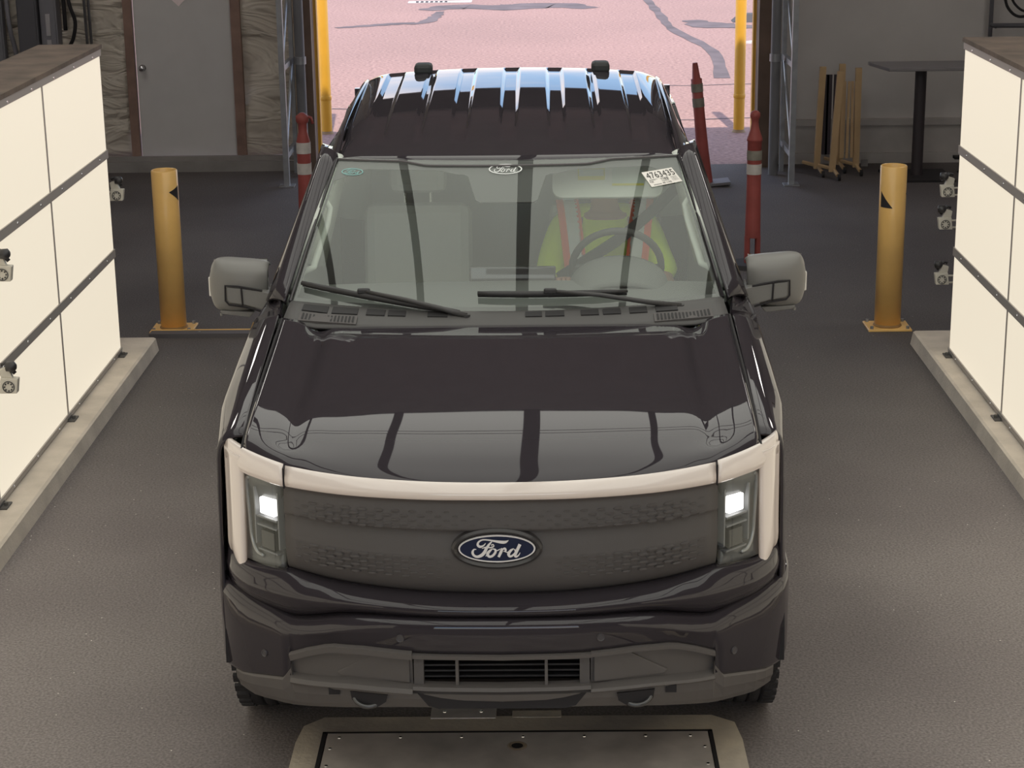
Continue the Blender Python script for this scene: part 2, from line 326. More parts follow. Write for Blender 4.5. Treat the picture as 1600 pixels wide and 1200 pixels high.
# ================================================================== LIGHT WALLS
PANELM = mat('lit_diffuser_panel', (.25, .24, .22), .5, emit=(.90, .80, .63), es=PANEL_L)
BOARD = mat('plywood_top', (.17, .125, .095), .75, var=.3, vscale=6, bump=.2)
def lightwall(x, s, yfar, dy, n, label):
    """s = -1 stands left of the lane (faces +x)"""
    t = empty('light_wall', (x, yfar, 0)); tag(t, label, 'light panel')
    zs = [.105, .708, 1.311, 1.905]; f = -s
    for i in range(n):
        for j in range(3):
            MB().box(min(0, s*.03), max(0, s*.03), -dy*(i+1)+.0115, -dy*i-.0115, zs[j]+(.014), zs[j+1]-.014).build('light_panel', PANELM, t)
        if i: MB().box(min(-s*.003, s*.03), max(-s*.003, s*.03), -dy*i-.012, -dy*i+.012, .1, 1.9).build('mullion', ALU, t)
    for j, z in enumerate(zs):
        hh = .025 if 0 < j < 3 else .014
        r = MB().box(min(-s*.008, s*.03), max(-s*.008, s*.03), -dy*n, 0, z-hh, z+hh+(.02 if j == 3 else 0)).build('rail', ALU, t)
        for i in range(n*3):
            yy = -dy*n*(i+.5)/(n*3)
            MB().lathe([(0, -s*.0115), (.007, -s*.0115), (.008, -s*.008)], (0, yy, z), 'x', 8).build('bolt', CHROME, r)
    MB().box(min(s*.03, s*.3), max(s*.03, s*.3), -dy*n, 0, .1, 1.90).build('wall_box', TRIMG, t)
    MB().box(min(-s*.012, s*.36), max(-s*.012, s*.36), -dy*n, .02, 1.93, 1.955).build('top_board', BOARD, t)
    for i in range(n+1):
        yy = -dy*i+(-.08 if i == 0 else 0)
        b = MB().box(min(-s*.045, s*.1), max(-s*.045, s*.1), yy-.05, yy+.05, .085, .092).box(min(-s*.012, s*.03), max(-s*.012, s*.03), yy-.045, yy+.045, .085, .10)
        b.lathe([(0, .107), (.010, .107), (.010, .092)], (-s*.03, yy, 0), 'z', 8)
        b.build('foot_bracket', mat('dull_bracket', (.09, .085, .08), .6), t)
    return t
lightwall(-2.56, -1, 11.27, 1.385, 7, 'glowing white light wall of square panels on the left kerb')
lightwall(2.46, 1, 11.08, 1.335, 7, 'glowing white light wall of square panels on the right kerb')
# overhead light rig: only seen mirrored in the bonnet and windscreen
CEILM = mat('lit_ceiling_panel', (.3, .3, .3), .5, emit=(.95, .94, .86), es=CEIL_L)
FRAMED = mat('dark_rig_frame', (.12, .11, .12), .7)
rig = empty('overhead_light_rig', (0, 0, 4.0)); tag(rig, 'overhead rig of lit panels between dark bars above the lane', 'ceiling light')
XS = [-2.80, -1.90, -1.0, -.02, .96, 1.86, 2.76]
RY = [11.1, 10.05, 9.85, 4.6, 1.5]
for i in range(6):
    for j in range(4):
        MB().box(XS[i]+(.06 if i == 3 else .035), XS[i+1]-(.06 if i == 2 else .035), RY[j+1]+.012, RY[j]-.012, 0, .04).build('light_panel', CEILM, rig)
for i in range(7):
    MB().box(XS[i]-(.06 if i == 3 else .035), XS[i]+(.06 if i == 3 else .035), RY[-1], RY[0], -.02, .08).build('rig_bar', FRAMED, rig)
for j in range(5): MB().box(XS[0], XS[-1], RY[j]-.008, RY[j]+.008, -.01, .06).build('cross_bar', FRAMED, rig)
for x in (-2.8, 2.76):
    for y in (1.5, 11.1): MB().box(x-.02, x+.02, y-.02, y+.02, .08, 1.2).build('hanger', FRAMED, rig)

# ================================================================== THE TRUCK  (local: x across, y back from the bumper, z up)
T = empty('pickup_truck', (-.1306, 5.673, 0), -.0018343)
tag(T, 'black electric crew cab pickup truck parked in the lane with its headlamps on', 'truck')
_px = [0, .25, .5, .7, .80, .86, .93, .965]; _py = [.05, .062, .112, .20, .275, .335, .445, .60]
_fine = cr1(np.array(list(zip(_px, _py))), 8)
def P(x): return float(np.interp(abs(x), _fine[:, 0], _fine[:, 1]))
# bonnet
hx = [0, .22, .44, .58, .66, .72, .79, .858]
def hood_row(y, zc, drop, side):
    """y offset from front plan, centre height, valley depth beside the raised middle, height at the shut line"""
    m_ = spec_m
    return [zc, zc-.001*m_, zc-.004*m_, zc-.009*m_, zc-.013*m_, zc-.015*m_-drop*.75, side-.006-drop*.2, side]
def bartop(x): return 1.138+.012*(x/.7)**2 if x < .7 else 1.150+.022*(x-.7)/.23
rows = []
spec = [(.030, 1.126, .0, 1.166, 0), (.034, 1.143, .0, 1.180, 0), (.075, 1.166, .0, 1.194, .1), (.16, 1.196, .002, 1.209, .2), (.30, 1.224, .006, 1.228, .4), (.50, 1.248, .010, 1.248, .6),
        (.75, 1.272, .013, 1.273, .8), (1.0, 1.294, .014, 1.298, .9), (1.2, 1.312, .014, 1.32, 1), (1.33, 1.320, .014, 1.335, 1)]
rear = [1.385, 1.388, 1.398, 1.415, 1.425, 1.432, 1.452, 1.475]
for k_, (dy, zc, dr_, sd, bl) in enumerate(spec):
    spec_m = (0, 0, .1, .3, .6, .8, 1, 1, 1, 1)[k_]; z = hood_row(0, zc, dr_, sd); r = []
    if k_ < 3: z = [bartop(x)+(-.012, .004, .026)[k_] for x in hx]
    for i, x in enumerate(hx):
        yf = P(x)+.030; t = (dy-.03)/1.30; y = yf+(rear[i]-yf)*t
        r.append((x, y, z[i]))
    rows.append(r)
HG = surf(mirror_rows(rows), 5, 5)
gridmesh('bonnet', HG, PAINT, T, solid=.018)
# fenders / front wings with wheel arches
FAX, RAX, TR, AR = .94, 4.64, .412, .475
def arch(y, ax, zl):
    d = abs(y-ax); return max(zl, .40+math.sqrt(AR**2-d*d)) if d < AR else zl
def fender(s):
    ys = [.455, .50, .56, .62, .70, .78, .86, .94, 1.02, 1.10, 1.18, 1.26, 1.34, 1.40, 1.415, 1.48, 1.56]
    rows = []
    for y in ys:
        t = max(0, y-.455)/(1.56-.455); zt = 1.178+.158*t**.75; out = .955+.035*min(1, (y-.455)/.35)
        zb = arch(y, FAX, .46); fl = .012 if zb > .5 else .0
        xs = .866+.012*t
        zz = [zt, zt-.004, zt-.022, zt-.06, zt-.16, max(zb+.06, .95), zb+.035, zb]
        xx = [xs, xs+.035, min(out-.02, .935+.02*t), out-.004, out, out+.002, out+fl+.004, out+fl]
        rows.append([(a, y, b) for a, b in zip(xx, zz)])
    rows = [[(x, y-.0*(1), z) for x, y, z in r] for r in rows]
    # the front edge wraps in behind the lamp
    f0 = [(x-.02*i/7, P(.93)-.02+.10*(i/7), z) for i, (x, y, z) in enumerate(rows[0])]
    G = surf([*rows], 1, 4); gridmesh('front_wing', sided(G, s), PAINT, T, solid=.012)
    lip = [(r[-1][0], r[-1][1], r[-1][2]) for r in rows]
    MB().tube([(s*(x-.012), y, z) for x, y, z in lip[1:-2]], .016, 6).build('arch_lip', PLASTIC, T, smooth=True)
    # dark liner of the wheel well
    v = []; n = 14
    for xx in (.55, .97):
        for k in range(n+1):
            a = PI*k/n; v.append((s*xx, FAX-(AR+.03)*math.cos(a), .36+(AR+.03)*math.sin(a)*1.04))
    pyd('wheel_well', v, [(k, k+1, n+2+k, n+1+k) for k in range(n)], DARK, T, solid=.01)
for s in (-1, 1): fender(s)
# shut-line gap strips
for s in (-1, 1):
    mb = MB(); L_ = [(s*.864, P(.86)+.03+(1.475-P(.86)-.03)*t, 1.165+.165*t**.75-.0) for t in np.linspace(0, 1, 14)]
    mb.tube(L_, .006, 5).build('bonnet_gap', DARK, T)
MB().box(-.84, .84, .42, 1.4, 1.0, 1.09).box(-.66, .66, .2, 5.6, .36, .46).box(-.9, .9, 1.5, 1.54, .5, 1.28).box(-.80, .80, .42, .46, .5, 1.12).build('chassis', DARK, T)
# light bar across the front
def bar_rows(x0, x1, n, zt, zb, push=0, depth=.05):
    rws = []
    for x in np.linspace(x0, x1, n):
        y = P(x)-push; a, b = zt(x), zb(x)
        rws.append([(x, y+depth, a+.002), (x, y+.022, a), (x, y+.004, a-(a-b)*.30), (x, y-.004, a-(a-b)*.62), (x, y+.006, b+.004), (x, y+.03, b)])
    return rws
ztb = lambda x: 1.138+.012*(abs(x)/.7)**2
zbb = lambda x: 1.084-.0*abs(x)
R0 = bar_rows(-.702, .702, 25, ztb, zbb)
gridmesh('light_bar', surf(R0, 2, 3), LBAR, T, solid=.006)
zte = lambda x: 1.150+.022*max(0, (abs(x)-.7)/.23); zbe = lambda x: 1.084+.010*max(0, (abs(x)-.7)/.2)
for s in (-1, 1):
    xs_ = np.linspace(.709, .93, 9)
    arm = bar_rows(.709, .93, 9, zte, zbe)
    g = surf(arm, 2, 3); mb = MB()
    def addg(mb, G, s=1):
        a, b = G.shape[:2]; v = [(s*x, y, z) for x, y, z in G.reshape(-1, 3)]
        mb.add(v, [(i*b+j, i*b+j+1, (i+1)*b+j+1, (i+1)*b+j) for i in range(a-1) for j in range(b-1)])
    addg(mb, g, s)
    ver = []
    for z in (1.150, 1.11, 1.07, .98, .88, .80, .765, .758):
        t = (1.15-z)/.392; xi, xo = .862+.008*t, .936+.004*t; ym = P(.9)
        if z < .79: xo -= (.79-z)*.5
        ver.append([(xi, P(.862)+.055, z), (xi+.001, P(.862)+.012, z), (xi+.018, P(.88)-.004, z), ((xi+xo)/2+.006, P(.90)+.0, z), (xo-.012, P(.925)-.0, z), (xo, P(.93)+.015, z), (xo+.004, P(.93)+.07, z)])
    addg(mb, surf(ver, 3, 3), s)
    o = mb.build('light_bar_end', LBAR, T, smooth=True, solid=.006, offset=0)
    # seam between centre bar and end
    MB().box(s*.7055-.0025, s*.7055+.0025, P(.705)-.003, P(.705)+.05, 1.083, 1.152).build('seam', DARK, T)
# headlamps
LAMP_W = mat('lit_led_projector', (1, 1, 1), .3, emit=(1, .97, .93), es=3.0)
LAMPH = mat('lamp_housing', (.095, .095, .10), .35, coat=.4)
for s in (-1, 1):
    t = None
    rws = []
    for x in (.715, .76, .81, .862):
        zb_ = .778-.010*(x-.715)/.15
        rws.append([(x, P(x)+.055+d, z) for z, d in ((1.095, .0), (1.00, .03), (.92, .05), (.84, .04), (zb_, .0))])
    hs = gridmesh('headlamp', sided(surf(rws, 2, 3), s), LAMPH, T, solid=.02, flip=(s > 0))
    rws = []
    for x in (.712, .75, .80, .862):
        rws.append([(x, P(x)+.022, z) for z in (1.092, 1.0, .9, .78)])
    gridmesh('lamp_lens', sided(surf(rws, 2, 3), s), LENSG, hs)
    # chrome bezel down the outer side and along the bottom
    bz = [(.842, 1.075), (.852, 1.05), (.846, .93), (.842, .86), (.825, .815), (.80, .805)]
    mb = MB(); mb.tube([(s*x, P(x)+.040, z) for x, z in cr1(np.array(bz), 4)], .007, 8).build('bezel', mat('lamp_bezel', (.42, .42, .42), .3, metal=.6), hs, smooth=True)
    for (z0, z1, mm, nm) in ((.957, 1.015, LAMP_W, 'projector'), (.835, .90, GLOSSB, 'lower_reflector')):
        xc = .770; a = .036
        MB().rbox((s*xc, P(xc)+.055, (z0+z1)/2), (2*a, .03, z1-z0), Matrix.Rotation(s*.75, 3, 'Z')).build(nm, mm, hs, bev=.004)
    mb = MB()
    for z in (.945, .915, .828): mb.rbox((s*.772, P(.772)+.055, z), (.10, .03, .006), Matrix.Rotation(s*.75, 3, 'Z'))
    for xx in (.728, .815): mb.rbox((s*xx, P(xx)+.055, .945), (.006, .03, .20), Matrix.Rotation(s*.75, 3, 'Z'))
    mb.build('inner_fins', mat('lamp_fins', (.22, .22, .23), .3), hs)
# grille panel with embossed dashes
gp = [(1.086, .030), (1.066, .012), (1.03, .004), (.995, .000), (.985, .002), (.978, .016), (.93, .006), (.900, .002), (.885, .001), (.83, .006), (.785, .022), (.758, .045), (.745, .07)]
def zb_g(x): return .745+.036*(abs(x)/.7)**2
def gz_(z, x): return 1.085-(1.085-z)/(1.085-.745)*(1.085-zb_g(x))
def gdy(z): return float(np.interp(-z, [-a for a, b in gp], [b for a, b in gp]))
rws = [[(x, P(x)+.012+d, gz_(z, x)) for z, d in gp] for x in np.linspace(-.708, .708, 33)]
GR = gridmesh('grille', surf(rws, 1, 3), PLASTIC, T, solid=.01, offset=0)
mb = MB()
for bi, (zs_, ) in enumerate((([1.045, 1.031, 1.017, 1.003, .991],), ([.888, .874, .860, .846, .832, .818],))):
    for r_, z in enumerate(zs_):
        x = -.665+(r_ % 2)*.0275
        while x < .67:
            ax = abs(x); k_ = min(1, max(0, (ax-.06)/.42))*min(1, (.70-ax)/.12)
            if ax > .16 or bi == 0:
                w_, h_ = .009+.013*k_, .0018+.0042*k_; zc = gz_(z-(ax/.7)**2*.006, x); y = P(x)+.012+gdy(z)
                dxy = (P(x+.01)-P(x-.01))/.02
                pts = [(-w_, 0), (-w_*.5, h_), (w_*.6, h_), (w_, 0), (w_*.5, -h_), (-w_*.6, -h_)]
                v = [(x+a, y-.003+a*dxy, zc+b) for a, b in pts]+[(x+a*.7, y-.0065-.0060*k_+a*dxy*.7, zc+b*.5) for a, b in pts]
                mb.add(v, [tuple(range(6, 12))]+[(i, (i+1) % 6, 6+(i+1) % 6, 6+i) for i in range(6)])
            x += .055
tag(mb.build('grille_dashes', PLASTIC, GR), kind='stuff')
# emblem
EC = (-.010, .924); ey = P(0)+.012+.004
def ring(mb, rx0, rz0, y0, rx1, rz1, y1, n=48):
    v = [(EC[0]+rx0*math.cos(2*PI*k/n), y0, EC[1]+rz0*math.sin(2*PI*k/n)) for k in range(n)]+[(EC[0]+rx1*math.cos(2*PI*k/n), y1, EC[1]+rz1*math.sin(2*PI*k/n)) for k in range(n)]
    mb.add(v, [(k, (k+1) % n, n+(k+1) % n, n+k) for k in range(n)]); return mb
def disc(mb, rx, rz, y, n=48): return mb.add([(EC[0]+rx*math.cos(2*PI*k/n), y, EC[1]+rz*math.sin(2*PI*k/n)) for k in range(n)], [tuple(range(n))])
mb = MB(); ring(mb, .149, .072, ey+.02, .146, .069, ey-.012); ring(mb, .146, .069, ey-.012, .138, .061, ey-.018); ring(mb, .138, .061, ey-.018, .126, .050, ey-.006)
mb.build('emblem_surround', mat('emblem_surround_plastic', (.045, .042, .043), .3), GR, smooth=False)
mb = MB(); disc(mb, .128, .052, ey-.007).build('emblem_back', GLOSSB, GR)
E1 = mat('emblem_white', (.86, .84, .84), .4); EB = mat('emblem_blue', (.008, .016, .052), .25, coat=.5)
mb = MB(); disc(mb, .119, .0425, ey-.010).build('emblem', EB, GR)
mb = MB(); ring(mb, .1235, .0465, ey-.0112, .1185, .0420, ey-.0112); ring(mb, .1235, .0465, ey-.0112, .1242, .0472, ey-.006); mb.build('emblem_rim', E1, GR)
STROKES = [
 [(655, 484, 10), (622, 518, 22), (575, 532, 34), (543, 508, 34), (556, 466, 26), (610, 438, 20), (690, 440, 20), (780, 455, 28), (860, 468, 40), (930, 470, 38), (980, 446, 6)],
 [(742, 462, 14), (705, 500, 30), (665, 555, 40), (632, 615, 46), (585, 655, 44), (525, 670, 34), (480, 645, 34), (468, 605, 34), (488, 570, 20), (522, 568, 8)],
 [(600, 556, 8), (660, 540, 20), (725, 545, 18), (768, 528, 16), (760, 502, 14), (738, 506, 12), (744, 526, 10)],
 [(752, 560, 12), (712, 590, 34), (680, 630, 42), (700, 668, 34), (746, 660, 34), (788, 615, 34), (790, 575, 28), (752, 560, 12)],
 [(652, 664, 10), (690, 620, 14), (712, 580, 14)], [(780, 598, 10), (830, 580, 14), (868, 560, 10)],
 [(893, 556, 34), (865, 615, 40), (835, 676, 34)], [(865, 612, 12), (895, 570, 20), (925, 560, 34), (938, 590, 22), (905, 598, 8)],
 [(1052, 560, 14), (1010, 585, 34), (978, 630, 42), (992, 666, 32), (1032, 655, 28), (1072, 610, 20), (1064, 565, 16)], [(925, 600, 10), (960, 610, 12), (990, 590, 12)],
 [(1140, 500, 44), (1105, 570, 42), (1070, 650, 38), (1085, 672, 26), (1120, 650, 16), (1140, 615, 8)]]
def word(name, strokes, mapf, m, parent):
    mb = MB()
    for i, st in enumerate(strokes): ribbon(mb, st, lambda u, v, i=i: mapf(u, v, i))
    return mb.build(name, m, parent)
word('emblem_lettering', STROKES, lambda u, v, i: (EC[0]+(u-812)/545*.1235, ey-.0112-.00012*i, EC[1]-(v-562)/188*.0465), E1, GR)
# painted fascia below lamps and grille
fx = [0, .25, .5, .62, .70, .80, .865, .93, .968]
ftop = [(.742, .05), (.745, .05), (.756, .05), (.765, .05), (.775, .045), (.766, .03), (.760, .02), (.772, .03), (.80, .05)]
rws = []
bz_ = [.688, .686, .683, .655, .640, .648, .652, .656, .66]
for i, x in enumerate(fx):
    z0, d0 = ftop[i]; p = P(x); zb = bz_[i]
    rws.append([(x, p+d0+.03, z0+.004), (x, p+d0-.025, z0), (x, p-.018, z0-(z0-zb)*.30), (x, p-.024, z0-(z0-zb)*.5), (x, p-.006, z0-(z0-zb)*.78), (x, p+.022, zb), (x, p+.07, zb-.01)])
rws = [list(r) for r in mirror_rows([list(q) for q in zip(*rws)])]
gridmesh('front_fascia', surf(rws, 3, 4), PAINT, T, solid=.008)
# lower bumper
bpx = [0, .25, .45, .57, .70, .80, .90, .975, .997, .992]; bpy_ = [.0, .012, .05, .09, .155, .245, .345, .46, .56, .66]
_bf = cr1(np.array(list(zip(bpx, bpy_))), 8)
def PB(x):
    x = abs(x); return float(np.interp(x, _bf[:66, 0], _bf[:66, 1]))
bt = cr1(np.array([(0, .690), (.25, .688), (.42, .684), (.52, .672), (.60, .650), (.685, .632), (.76, .640), (.85, .650), (.93, .656), (1.0, .66)]), 6)
bb = [(0, .574), (.25, .577), (.45, .584), (.56, .578), (.64, .548), (.706, .515), (.707, .425), (.80, .395), (.90, .362), (.975, .350), (1.0, .40)]
ZT = lambda x: float(np.interp(abs(x), bt[:, 0], bt[:, 1])); ZB = lambda x: float(np.interp(abs(x), [q[0] for q in bb], [q[1] for q in bb]))
def brow(x, y):
    a, b = ZT(x), ZB(x); d = .010+.016*min(1, max(0, (abs(x)-.36)/.22)); q = 1.25*d
    return [(x, y+.11, a+.012), (x, y+d+.014, a+.002), (x, y+d, a-.001), (x, y+.004, a-q), (x, y, a-q-.010), (x, y+.003, (a+b)/2), (x, y+.008, b+.01), (x, y+.012, b), (x, y+.04, b-.002)]
half = [brow(x, PB(x)) for x in list(np.linspace(0, .66, 18))+[.69, .7055, .7075, .74, .78, .82, .86, .90, .935, .965, .985, .995]]
half.append([(.997, y_+.03 if i else y_, z) for i, (x, y_, z) in enumerate(brow(.997, .60))])
half.append([(.990, max(.64, y_), z) for x, y_, z in brow(.99, .70)])
G = np.array([[(-x, y, z) for x, y, z in r] for r in reversed(half[1:])]+half)
BUM = gridmesh('bumper', G, PAINT, T, solid=.006)
for x, z in ((-.327, .628), (.322, .628), (-.806, .478), (.775, .49)):
    d = (PB(abs(x)+.02)-PB(abs(x)-.02))/.04*(1 if x > 0 else -1); a = math.atan(d); y = PB(x)+.003
    mb = MB(); mb.lathe([(0, -.001), (.009, -.001), (.010, -.0025), (.0125, -.003), (.0135, .002)], n=16)
    R_ = Matrix.Rotation(a, 3, 'Z')@Matrix.Rotation(PI/2, 3, 'X'); mb.v = [tuple(R_@Vector((p[0], p[1], -p[2]))+Vector((x, y-.002, z))) for p in mb.v]
    mb.build('parking_sensor', mat('sensor_rim', (.075, .07, .075), .4), BUM, smooth=False)
# grey insert across the bumper
def insert_row(x):
    y = PB(x); zt = ZB(x)-.001; zl = .448 if abs(x) < .5 else .448-.02*(abs(x)-.5)/.2
    lip = .016
    return [(x, y+.02, zt+.002), (x, y-.004, zt-.002), (x, y-.002, zt-lip), (x, y+.030, zt-lip-.006), (x, y+.034, zl+.010), (x, y+.0, zl), (x, y-.006, zl-.008), (x, y+.002, zl-.016)]
xs_ = [x for x in np.linspace(.29, .706, 14)]
for s in (-1, 1):
    G = np.array([insert_row(x) for x in xs_]); gridmesh('bumper_insert', sided(G, s), GREYPL, T, solid=.006, smooth=False)
    # raised cover plate in the insert
    q = [(.30, .562), (.405, .566), (.545, .478), (.535, .465), (.30, .462)]
    mb = MB(); mb.prism(q, lambda a, b: (s*a, PB(a)+.034, b), lambda a, b: (s*a, PB(a)+.022, b)); mb.build('insert_cover', GREYPL, T, bev=.004)
# top lip of the centre opening and the opening itself with slats and bars
mb = MB(); G = np.array([[(x, PB(x)+.03, .576), (x, PB(x)-.004, .573), (x, PB(x)-.002, .560), (x, PB(x)+.03, .556)] for x in np.linspace(-.29, .29, 9)])
gridmesh('opening_lip', G, GREYPL, T, solid=.004, smooth=False)
mb = MB(); G = np.array([[(x, PB(x)+.04, .465), (x, PB(x)-.002, .462), (x, PB(x)-.006, .450), (x, PB(x)+.03, .444)] for x in np.linspace(-.29, .29, 9)])
gridmesh('opening_sill', G, GREYPL, T, solid=.004, smooth=False)
gb = empty('lower_grille'); gb.parent = T
MB().box(-.285, .285, .12, .13, .44, .58).build('grille_back', DARK, gb)
for x in (-.145, .145): MB().box(x-.005, x+.005, .018, .06, .458, .562).build('vertical_bar', GREYPL, gb)
for s in (-1, 1): MB().box(s*.27-.016, s*.27+.016, .03, .08, .458, .562).build('side_post', PLASTIC, gb)
for z in (.48, .50, .52, .54): MB().box(-.255, .255, .055, .085, z-.003, z+.003).build('slat', mat('slat_black', (.03, .028, .03), .5), gb)
# lower valance / chin
def val_row(x):
    y = PB(x); k_ = (max(0, abs(x)-.25)/.7)**1.5; zl = .368-.11*k_ if abs(x) < .92 else .262
    zt = .446 if abs(x) < .5 else (.446-.02*(abs(x)-.5)/.2 if abs(x) < .706 else ZB(x)+.004)
    f = max(0, abs(x)-.85)*.5
    return [(x, y+.02, zt), (x, y+.006+f*.2, zt-.012), (x, y+.012+f*.3, (zt*.55+zl*.45)), (x, y+.03+f, zl+.02), (x, y+.045+f, zl), (x, y+.12+f, zl-.01)]
xs_ = list(np.linspace(0, .70, 15))+[.7065, .74, .78, .82, .86, .90, .93]
G = np.array([[(-x, y, z) for x, y, z in val_row(v)] for v in reversed(xs_[1:])]+[val_row(v) for v in xs_])
VAL = gridmesh('lower_valance', G, GREYPL, T, solid=.006, smooth=False)
q = [(-.275, .435), (.275, .435), (.24, .392), (.205, .384), (-.205, .384), (-.24, .392)]
MB().prism(q, lambda a, b: (a, PB(a)+.004-.0*a, b), lambda a, b: (a, PB(a)+.05, b)).build('air_intake', DARK, T)
for s in (-1, 1):
    q = [(.375, .425), (.50, .425), (.495, .395), (.46, .378), (.41, .378), (.38, .40)]
    MB().prism(q, lambda a, b: (s*a, PB(a)-.001, b), lambda a, b: (s*a, PB(a)+.04, b)).build('hook_recess', DARK, T)
    mb = MB(); pts = [(s*(.44+.048*math.cos(a)), PB(.44)-.006+.03*(1-math.sin(-a)), .405+.026*math.sin(a)) for a in np.linspace(-PI, 0, 13)]
    mb.tube(pts, .008, 8).build('tow_hook', mat('hook_steel', (.10, .10, .10), .3, metal=.6), T, smooth=True)
    MB().box(s*.555-.018, s*.555+.018, PB(.555)-.003, PB(.555)+.02, .405, .43).build('hook_slot', DARK, T)
# windscreen
def WS(X, t):
    ax = abs(X)
    # X is given at the base scale: u in -1..1
    return None
def ws_pt(u, t):
    xb, xt = .872, .735; x = u*(xb+(xt-xb)*t)
    yb = 1.465+.215*abs(u)**2; yt = 2.305+.115*abs(u)**2; y = yb+(yt-yb)*t
    z = 1.335+(1.800-1.335)*t+.014*math.sin(PI*t)*(1-.3*u*u)
    return (x, y, z)
def ws_n(u, t):
    a = Vector(ws_pt(u, t)); b = Vector(ws_pt(u+.01, t)); c = Vector(ws_pt(u, t+.01)); return (b-a).cross(c-a).normalized()
def ws_off(u, t, d): return tuple(Vector(ws_pt(u, t))+ws_n(u, t)*d)
G = np.array([[ws_pt(u, t) for u in np.linspace(-1, 1, 41)] for t in np.linspace(0, 1, 25)])
WSO = gridmesh('windscreen', G, GLASS, T)
FRIT = mat('frit_black', (.05, .048, .05), .5)
def strip(pairs, d, name, m, parent):
    v = [ws_off(*a, d) for a, b in pairs]+[ws_off(*b, d) for a, b in pairs]; n = len(pairs)
    return pyd(name, v, [(i, i+1, n+i+1, n+i) for i in range(n-1)], m, parent, solid=.002, offset=0)
tt = np.linspace(0, 1, 20)
for s in (-1, 1): strip([((s*1, t), (s*(.965), t)) for t in tt], -.006, 'frit_band', FRIT, WSO)
strip([((u, 0), (u, .055)) for u in np.linspace(-1, 1, 30)], -.006, 'frit_band', FRIT, WSO)
def topb(u):
    a = abs(u); return .70 if a < .16 else (.70+.20*(a-.16)/.06 if a < .22 else (.90 if a < .28 else (.90+.03*min(1, (a-.28)/.1) if a < .8 else .93-.12*(a-.8)/.2)))
strip([((u, 1), (u, topb(u) if abs(u) > .0 else .7)) for u in np.linspace(-1, 1, 80)], -.006, 'frit_band', FRIT, WSO)
# rubber moulding round the top with the dip in the middle
def mold(u):
    a = abs(u); return .985 if a > .60 else (.955 if a < .46 else .955+.03*(a-.46)/.14)
mb = MB(); mb.tube([ws_off(u, mold(u), .003) for u in np.linspace(-.985, .985, 70)], .0045, 6); mb.build('top_moulding', mat('moulding_grey', (.12, .11, .115), .5), WSO)
for s in (-1, 1): MB().tube([ws_off(s*.985, t, .004) for t in np.linspace(.02, .985, 20)], .007, 6).build('side_moulding', GLOSSB, WSO)
# stickers on the glass
def ws_uv(u0, t0, du, dt, sk=0):
    return lambda a, b, d=.002: ws_off(u0+a*du+b*sk, t0+b*dt, d)
def oval(name, u0, t0, du, dt, m):
    f = ws_uv(u0, t0, du, dt); mb = MB(); n = 36
    v = [f(math.cos(2*PI*k/n), math.sin(2*PI*k/n)) for k in range(n)]+[f(.93*math.cos(2*PI*k/n), .86*math.sin(2*PI*k/n)) for k in range(n)]
    mb.add(v, [(k, (k+1) % n, n+(k+1) % n, n+k) for k in range(n)])
    for st in STROKES: ribbon(mb, [(a, b, w_*.62) for a, b, w_ in st], lambda a, b: f((a-812)/545*1.05, -(b-562)/188*.95))
    return mb.build(name, m, WSO)
oval('windscreen_oval_mark', -.008, .930, .094, .038, mat('sticker_white', (.95, .97, .95), .5))
oval('windscreen_oval_mark', -.872, .895, .062, .026, mat('sticker_teal', (.28, .62, .60), .5))
def quadmap(c, d):
    """c: four (u,t) corners tl,tr,br,bl; a,b in 0..1 from the top left"""
    def f(a, b, dd=d):
        u = (c[0][0]*(1-a)+c[1][0]*a)*(1-b)+(c[3][0]*(1-a)+c[2][0]*a)*b; t = (c[0][1]*(1-a)+c[1][1]*a)*(1-b)+(c[3][1]*(1-a)+c[2][1]*a)*b
        return ws_off(u, t, dd)
    return f
SQ = quadmap([(.748, .872), (.925, .897), (.962, .792), (.785, .762)], .003)
v = [SQ(a, b) for a in (0, .25, .5, .75, 1) for b in (0, .5, 1)]
st = pyd('windscreen_label', v, [(i*3+j, i*3+j+1, i*3+j+4, i*3+j+3) for i in range(4) for j in range(2)], mat('label_paper', (.90, .86, .80), .6), WSO)
INK = mat('label_ink', (.05, .05, .05), .7); INKG = mat('label_ink_grey', (.30, .30, .29), .7)
def onmap(body, f, a, b, w_, h_, m, name, parent, d=.0045):
    v, fc = text_mesh(body); x0 = min(q[0] for q in v); x1 = max(q[0] for q in v); y0 = min(q[1] for q in v); y1 = max(q[1] for q in v)
    vv = [f(a+(q[0]-x0)/(x1-x0)*w_, b+h_-(q[1]-y0)/(y1-y0)*h_, d) for q in v]; return pyd(name, vv, fc, m, parent)
onmap('4763435', SQ, .06, .10, .90, .40, INK, 'label_number', st)
onmap('FOR', SQ, .04, .66, .12, .11, INK, 'label_print', st)
onmap('95042', SQ, .42, .54, .26, .13, INKG, 'label_print', st); onmap('42', SQ, .52, .55, .13, .16, INK, 'label_print', st)
onmap('90 1190', SQ, .40, .84, .28, .11, INK, 'label_print', st); onmap('96043', SQ, .42, .70, .22, .10, INKG, 'label_print', st)
mb = MB()
for a, b, w_ in ((.05, .56, .28), (.05, .60, .2), (.10, .88, .26), (.10, .92, .26), (.74, .58, .2), (.74, .66, .2), (.74, .74, .2), (.74, .82, .2)):
    v = [SQ(a, b, .0044), SQ(a+w_, b, .0044), SQ(a+w_, b+.018, .0044), SQ(a, b+.018, .0044)]; mb.add(v, [(0, 1, 2, 3)])
mb.build('label_lines', INKG, st)
